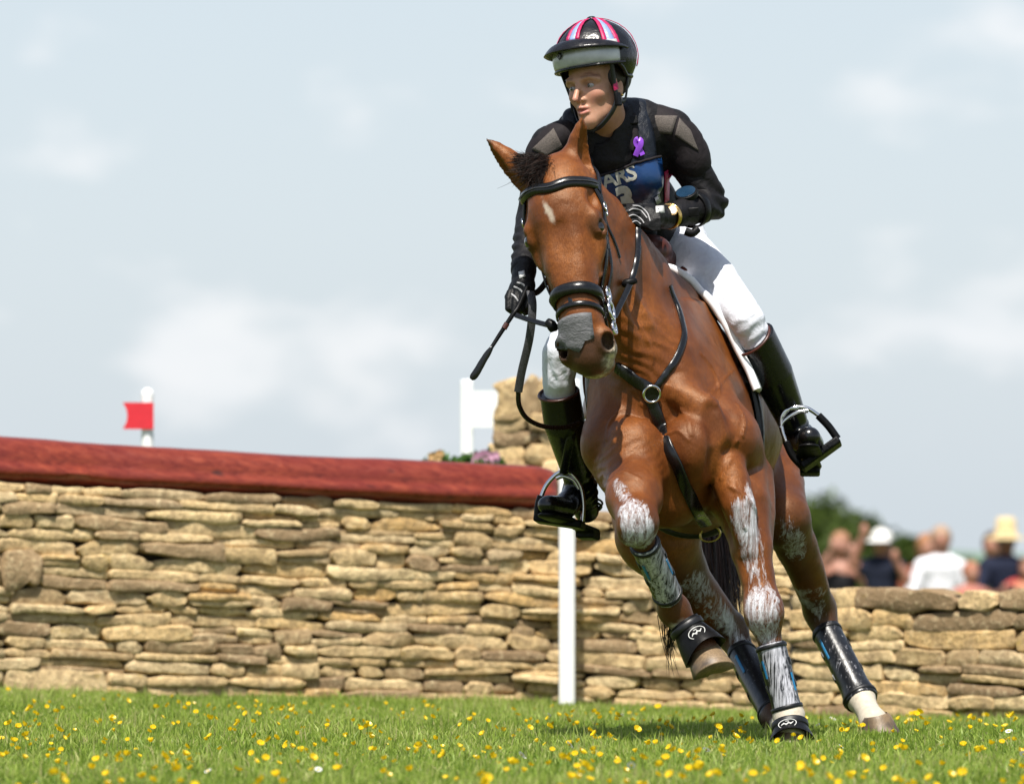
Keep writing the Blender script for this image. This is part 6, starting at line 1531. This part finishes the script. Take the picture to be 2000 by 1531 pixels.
# ================================================================== buttercups and daisies
def flower_mesh(name, petals, r, cup, mats, stem_h, seed):
    g = np.random.default_rng(seed); V = []; F = []; M = []
    lean = g.normal(0, .010, 2); top = np.array([lean[0], lean[1], stem_h]); sv, sf = tube([(0, 0, -.004), (lean[0] * .35, lean[1] * .35, stem_h * .55), top], [.0012, .0010, .0009], 4, False); V += list(sv); F += sf; M += [0] * len(sf)
    # a pair of cut leaves near the ground
    for q in range(2):
        a = g.random() * 6.28; e = np.array([math.cos(a), math.sin(a), .5]); s = np.array([-math.sin(a), math.cos(a), 0]); o = len(V); b = np.array([0, 0, .012]); V += [b, b + e * .012 + s * .004, b + e * .024, b + e * .012 - s * .004]; F.append((o, o + 1, o + 2, o + 3)); M.append(0)
    tilt = Matrix.Rotation(g.uniform(-.7, .7), 3, 'X') @ Matrix.Rotation(g.uniform(-.7, .7), 3, 'Y'); T = np.array(tilt)
    for k in range(petals):
        a = 6.2832 * k / petals; e = np.array([math.cos(a), math.sin(a), 0]); s = np.array([-math.sin(a), math.cos(a), 0]); w = r * math.sin(math.pi / petals) * 1.25
        pts = [e * r * .12, e * r * .55 + s * w * .8 + np.array([0, 0, cup * .35]), e * r * .95 + s * w * .75 + np.array([0, 0, cup]), e * r * 1.04 + np.array([0, 0, cup * 1.05]), e * r * .95 - s * w * .75 + np.array([0, 0, cup]), e * r * .55 - s * w * .8 + np.array([0, 0, cup * .35])]
        o = len(V); V += [top + T @ p for p in pts]; F += [(o, o + 1, o + 2, o + 3), (o, o + 3, o + 4, o + 5)]; M += [1, 1]
    dv, df = sphere((0, 0, 0), r * (.30 if petals < 8 else .42), 8, 5, (1, 1, .6)); o = len(V); V += [top + T @ (p + np.array([0, 0, cup * .3])) for p in dv]; F += [tuple(i + o for i in f_) for f_ in df]; M += [2] * len(df)
    me = bpy.data.meshes.new(name); me.from_pydata([tuple(v) for v in V], [], F); me.update()
    for m in mats: me.materials.append(m)
    me.polygons.foreach_set('material_index', M); return me
STEMG = simple('flower_stem', (.12, .22, .03), .6, .1, 40, 0)
def m_petal(nm, c):
    b = MB(nm); b.set(color=b.ramp(b.rnd(), [(0, tuple(v * .88 for v in c)), (1, c)]), rough=.32, spec=.5); tr = b.N.new('ShaderNodeBsdfTranslucent'); tr.inputs['Color'].default_value = (*c, 1); mx = b.N.new('ShaderNodeMixShader'); mx.inputs[0].default_value = .3
    b.L.new(b.b.outputs[0], mx.inputs[1]); b.L.new(tr.outputs[0], mx.inputs[2]); b.L.new(mx.outputs[0], b.N['Material Output'].inputs['Surface']); return b.m
YEL, YEC = m_petal('buttercup_petal', (.85, .60, .008)), simple('buttercup_heart', (.62, .40, .01), .6, .1, 40, 0); DAI, DAC = m_petal('daisy_petal', (.78, .78, .75)), simple('daisy_heart', (.70, .48, .03), .7, .1, 40, 0)
def scatter():
    g = np.random.default_rng(31); BM = [flower_mesh('buttercup', 5, r, c, (STEMG, YEL, YEC), h, 40 + i) for i, (r, c, h) in enumerate(((.0120, .010, .052), (.0110, .012, .044), (.0125, .009, .060), (.0095, .013, .040), (.0125, .010, .066), (.0115, .007, .036)))]
    DM = [flower_mesh('daisy', 14, r, .001, (STEMG, DAI, DAC), h, 60 + i) for i, (r, h) in enumerate(((.012, .042), (.0135, .050), (.011, .036)))]
    def put(me, name, x, y, label, cat, group):
        Y = 7480 / (y - HOR) - CAM_D; X = (x - 1000) * (CAM_D + Y) / FPX; o = bpy.data.objects.new(name, me); COL.objects.link(o); o.location = (X, Y, float(gz(X, Y))); o.rotation_euler = (0, 0, g.random() * 6.28); s = g.uniform(.6, .95); o.scale = (s, s, s); tag(o, label, cat, group)
    n = 0
    while n < 290:
        y = 1392 + 190 * g.random() ** 0.85; x = g.uniform(-40, 2040)
        wob = fbm(np.array([[x / 170., y / 34., 0]]), 77, 2)[0]
        if wob < -.45 + .5 * g.random() - (.35 if y > 1450 else 0.05): continue
        if 1500 < x < 1590 and y < 1468 and y > 1440: continue
        k = 1 + (g.random() < .25) * int(g.integers(1, 3))
        for q in range(k):
            if n < 290: put(BM[int(g.integers(len(BM)))], 'buttercup', x + g.normal(0, 12) * (q > 0), max(1390, y + g.normal(0, 5) * (q > 0)), 'small yellow buttercup in the grass', 'flower', 'buttercups in the grass'); n += 1
    # the many smaller, farther flower heads read as one sprinkle
    VV = []; FF = []; MM = []; off = 0
    tmpl = [(np.array([v.co for v in m.vertices]), [tuple(p.vertices) for p in m.polygons], [p.material_index for p in m.polygons]) for m in BM]
    for k in range(330):
        y = 1384 + 130 * g.random() ** 1.2; x = g.uniform(-60, 2060); Y = 7480 / (y - HOR) - CAM_D; X = (x - 1000) * (CAM_D + Y) / FPX
        tv, tf, tm = tmpl[int(g.integers(len(tmpl)))]; a = g.random() * 6.28; c, sn = math.cos(a), math.sin(a); sc = g.uniform(.45, .7)
        VV.append(np.stack([tv[:, 0] * c - tv[:, 1] * sn, tv[:, 0] * sn + tv[:, 1] * c, tv[:, 2] * 1.15], 1) * sc + np.array([X, Y, float(gz(X, Y))])); FF += [tuple(i + off for i in f_) for f_ in tf]; MM += tm; off += len(tv)
    o = mesh_obj('small_buttercups', np.concatenate(VV), FF, [STEMG, YEL, YEC], smooth=False); o.data.polygons.foreach_set('material_index', MM); tag(o, 'sprinkle of tiny yellow buttercups across the grass before the wall', 'flowers', kind='stuff')
    for k in range(18):
        y = 1396 + 150 * g.random(); x = g.uniform(-20, 2020) if k < 7 else g.uniform(1000, 2020); put(DM[k % 3], 'daisy', x, y, 'small white daisy in the grass', 'flower', 'daisies in the grass')
scatter()
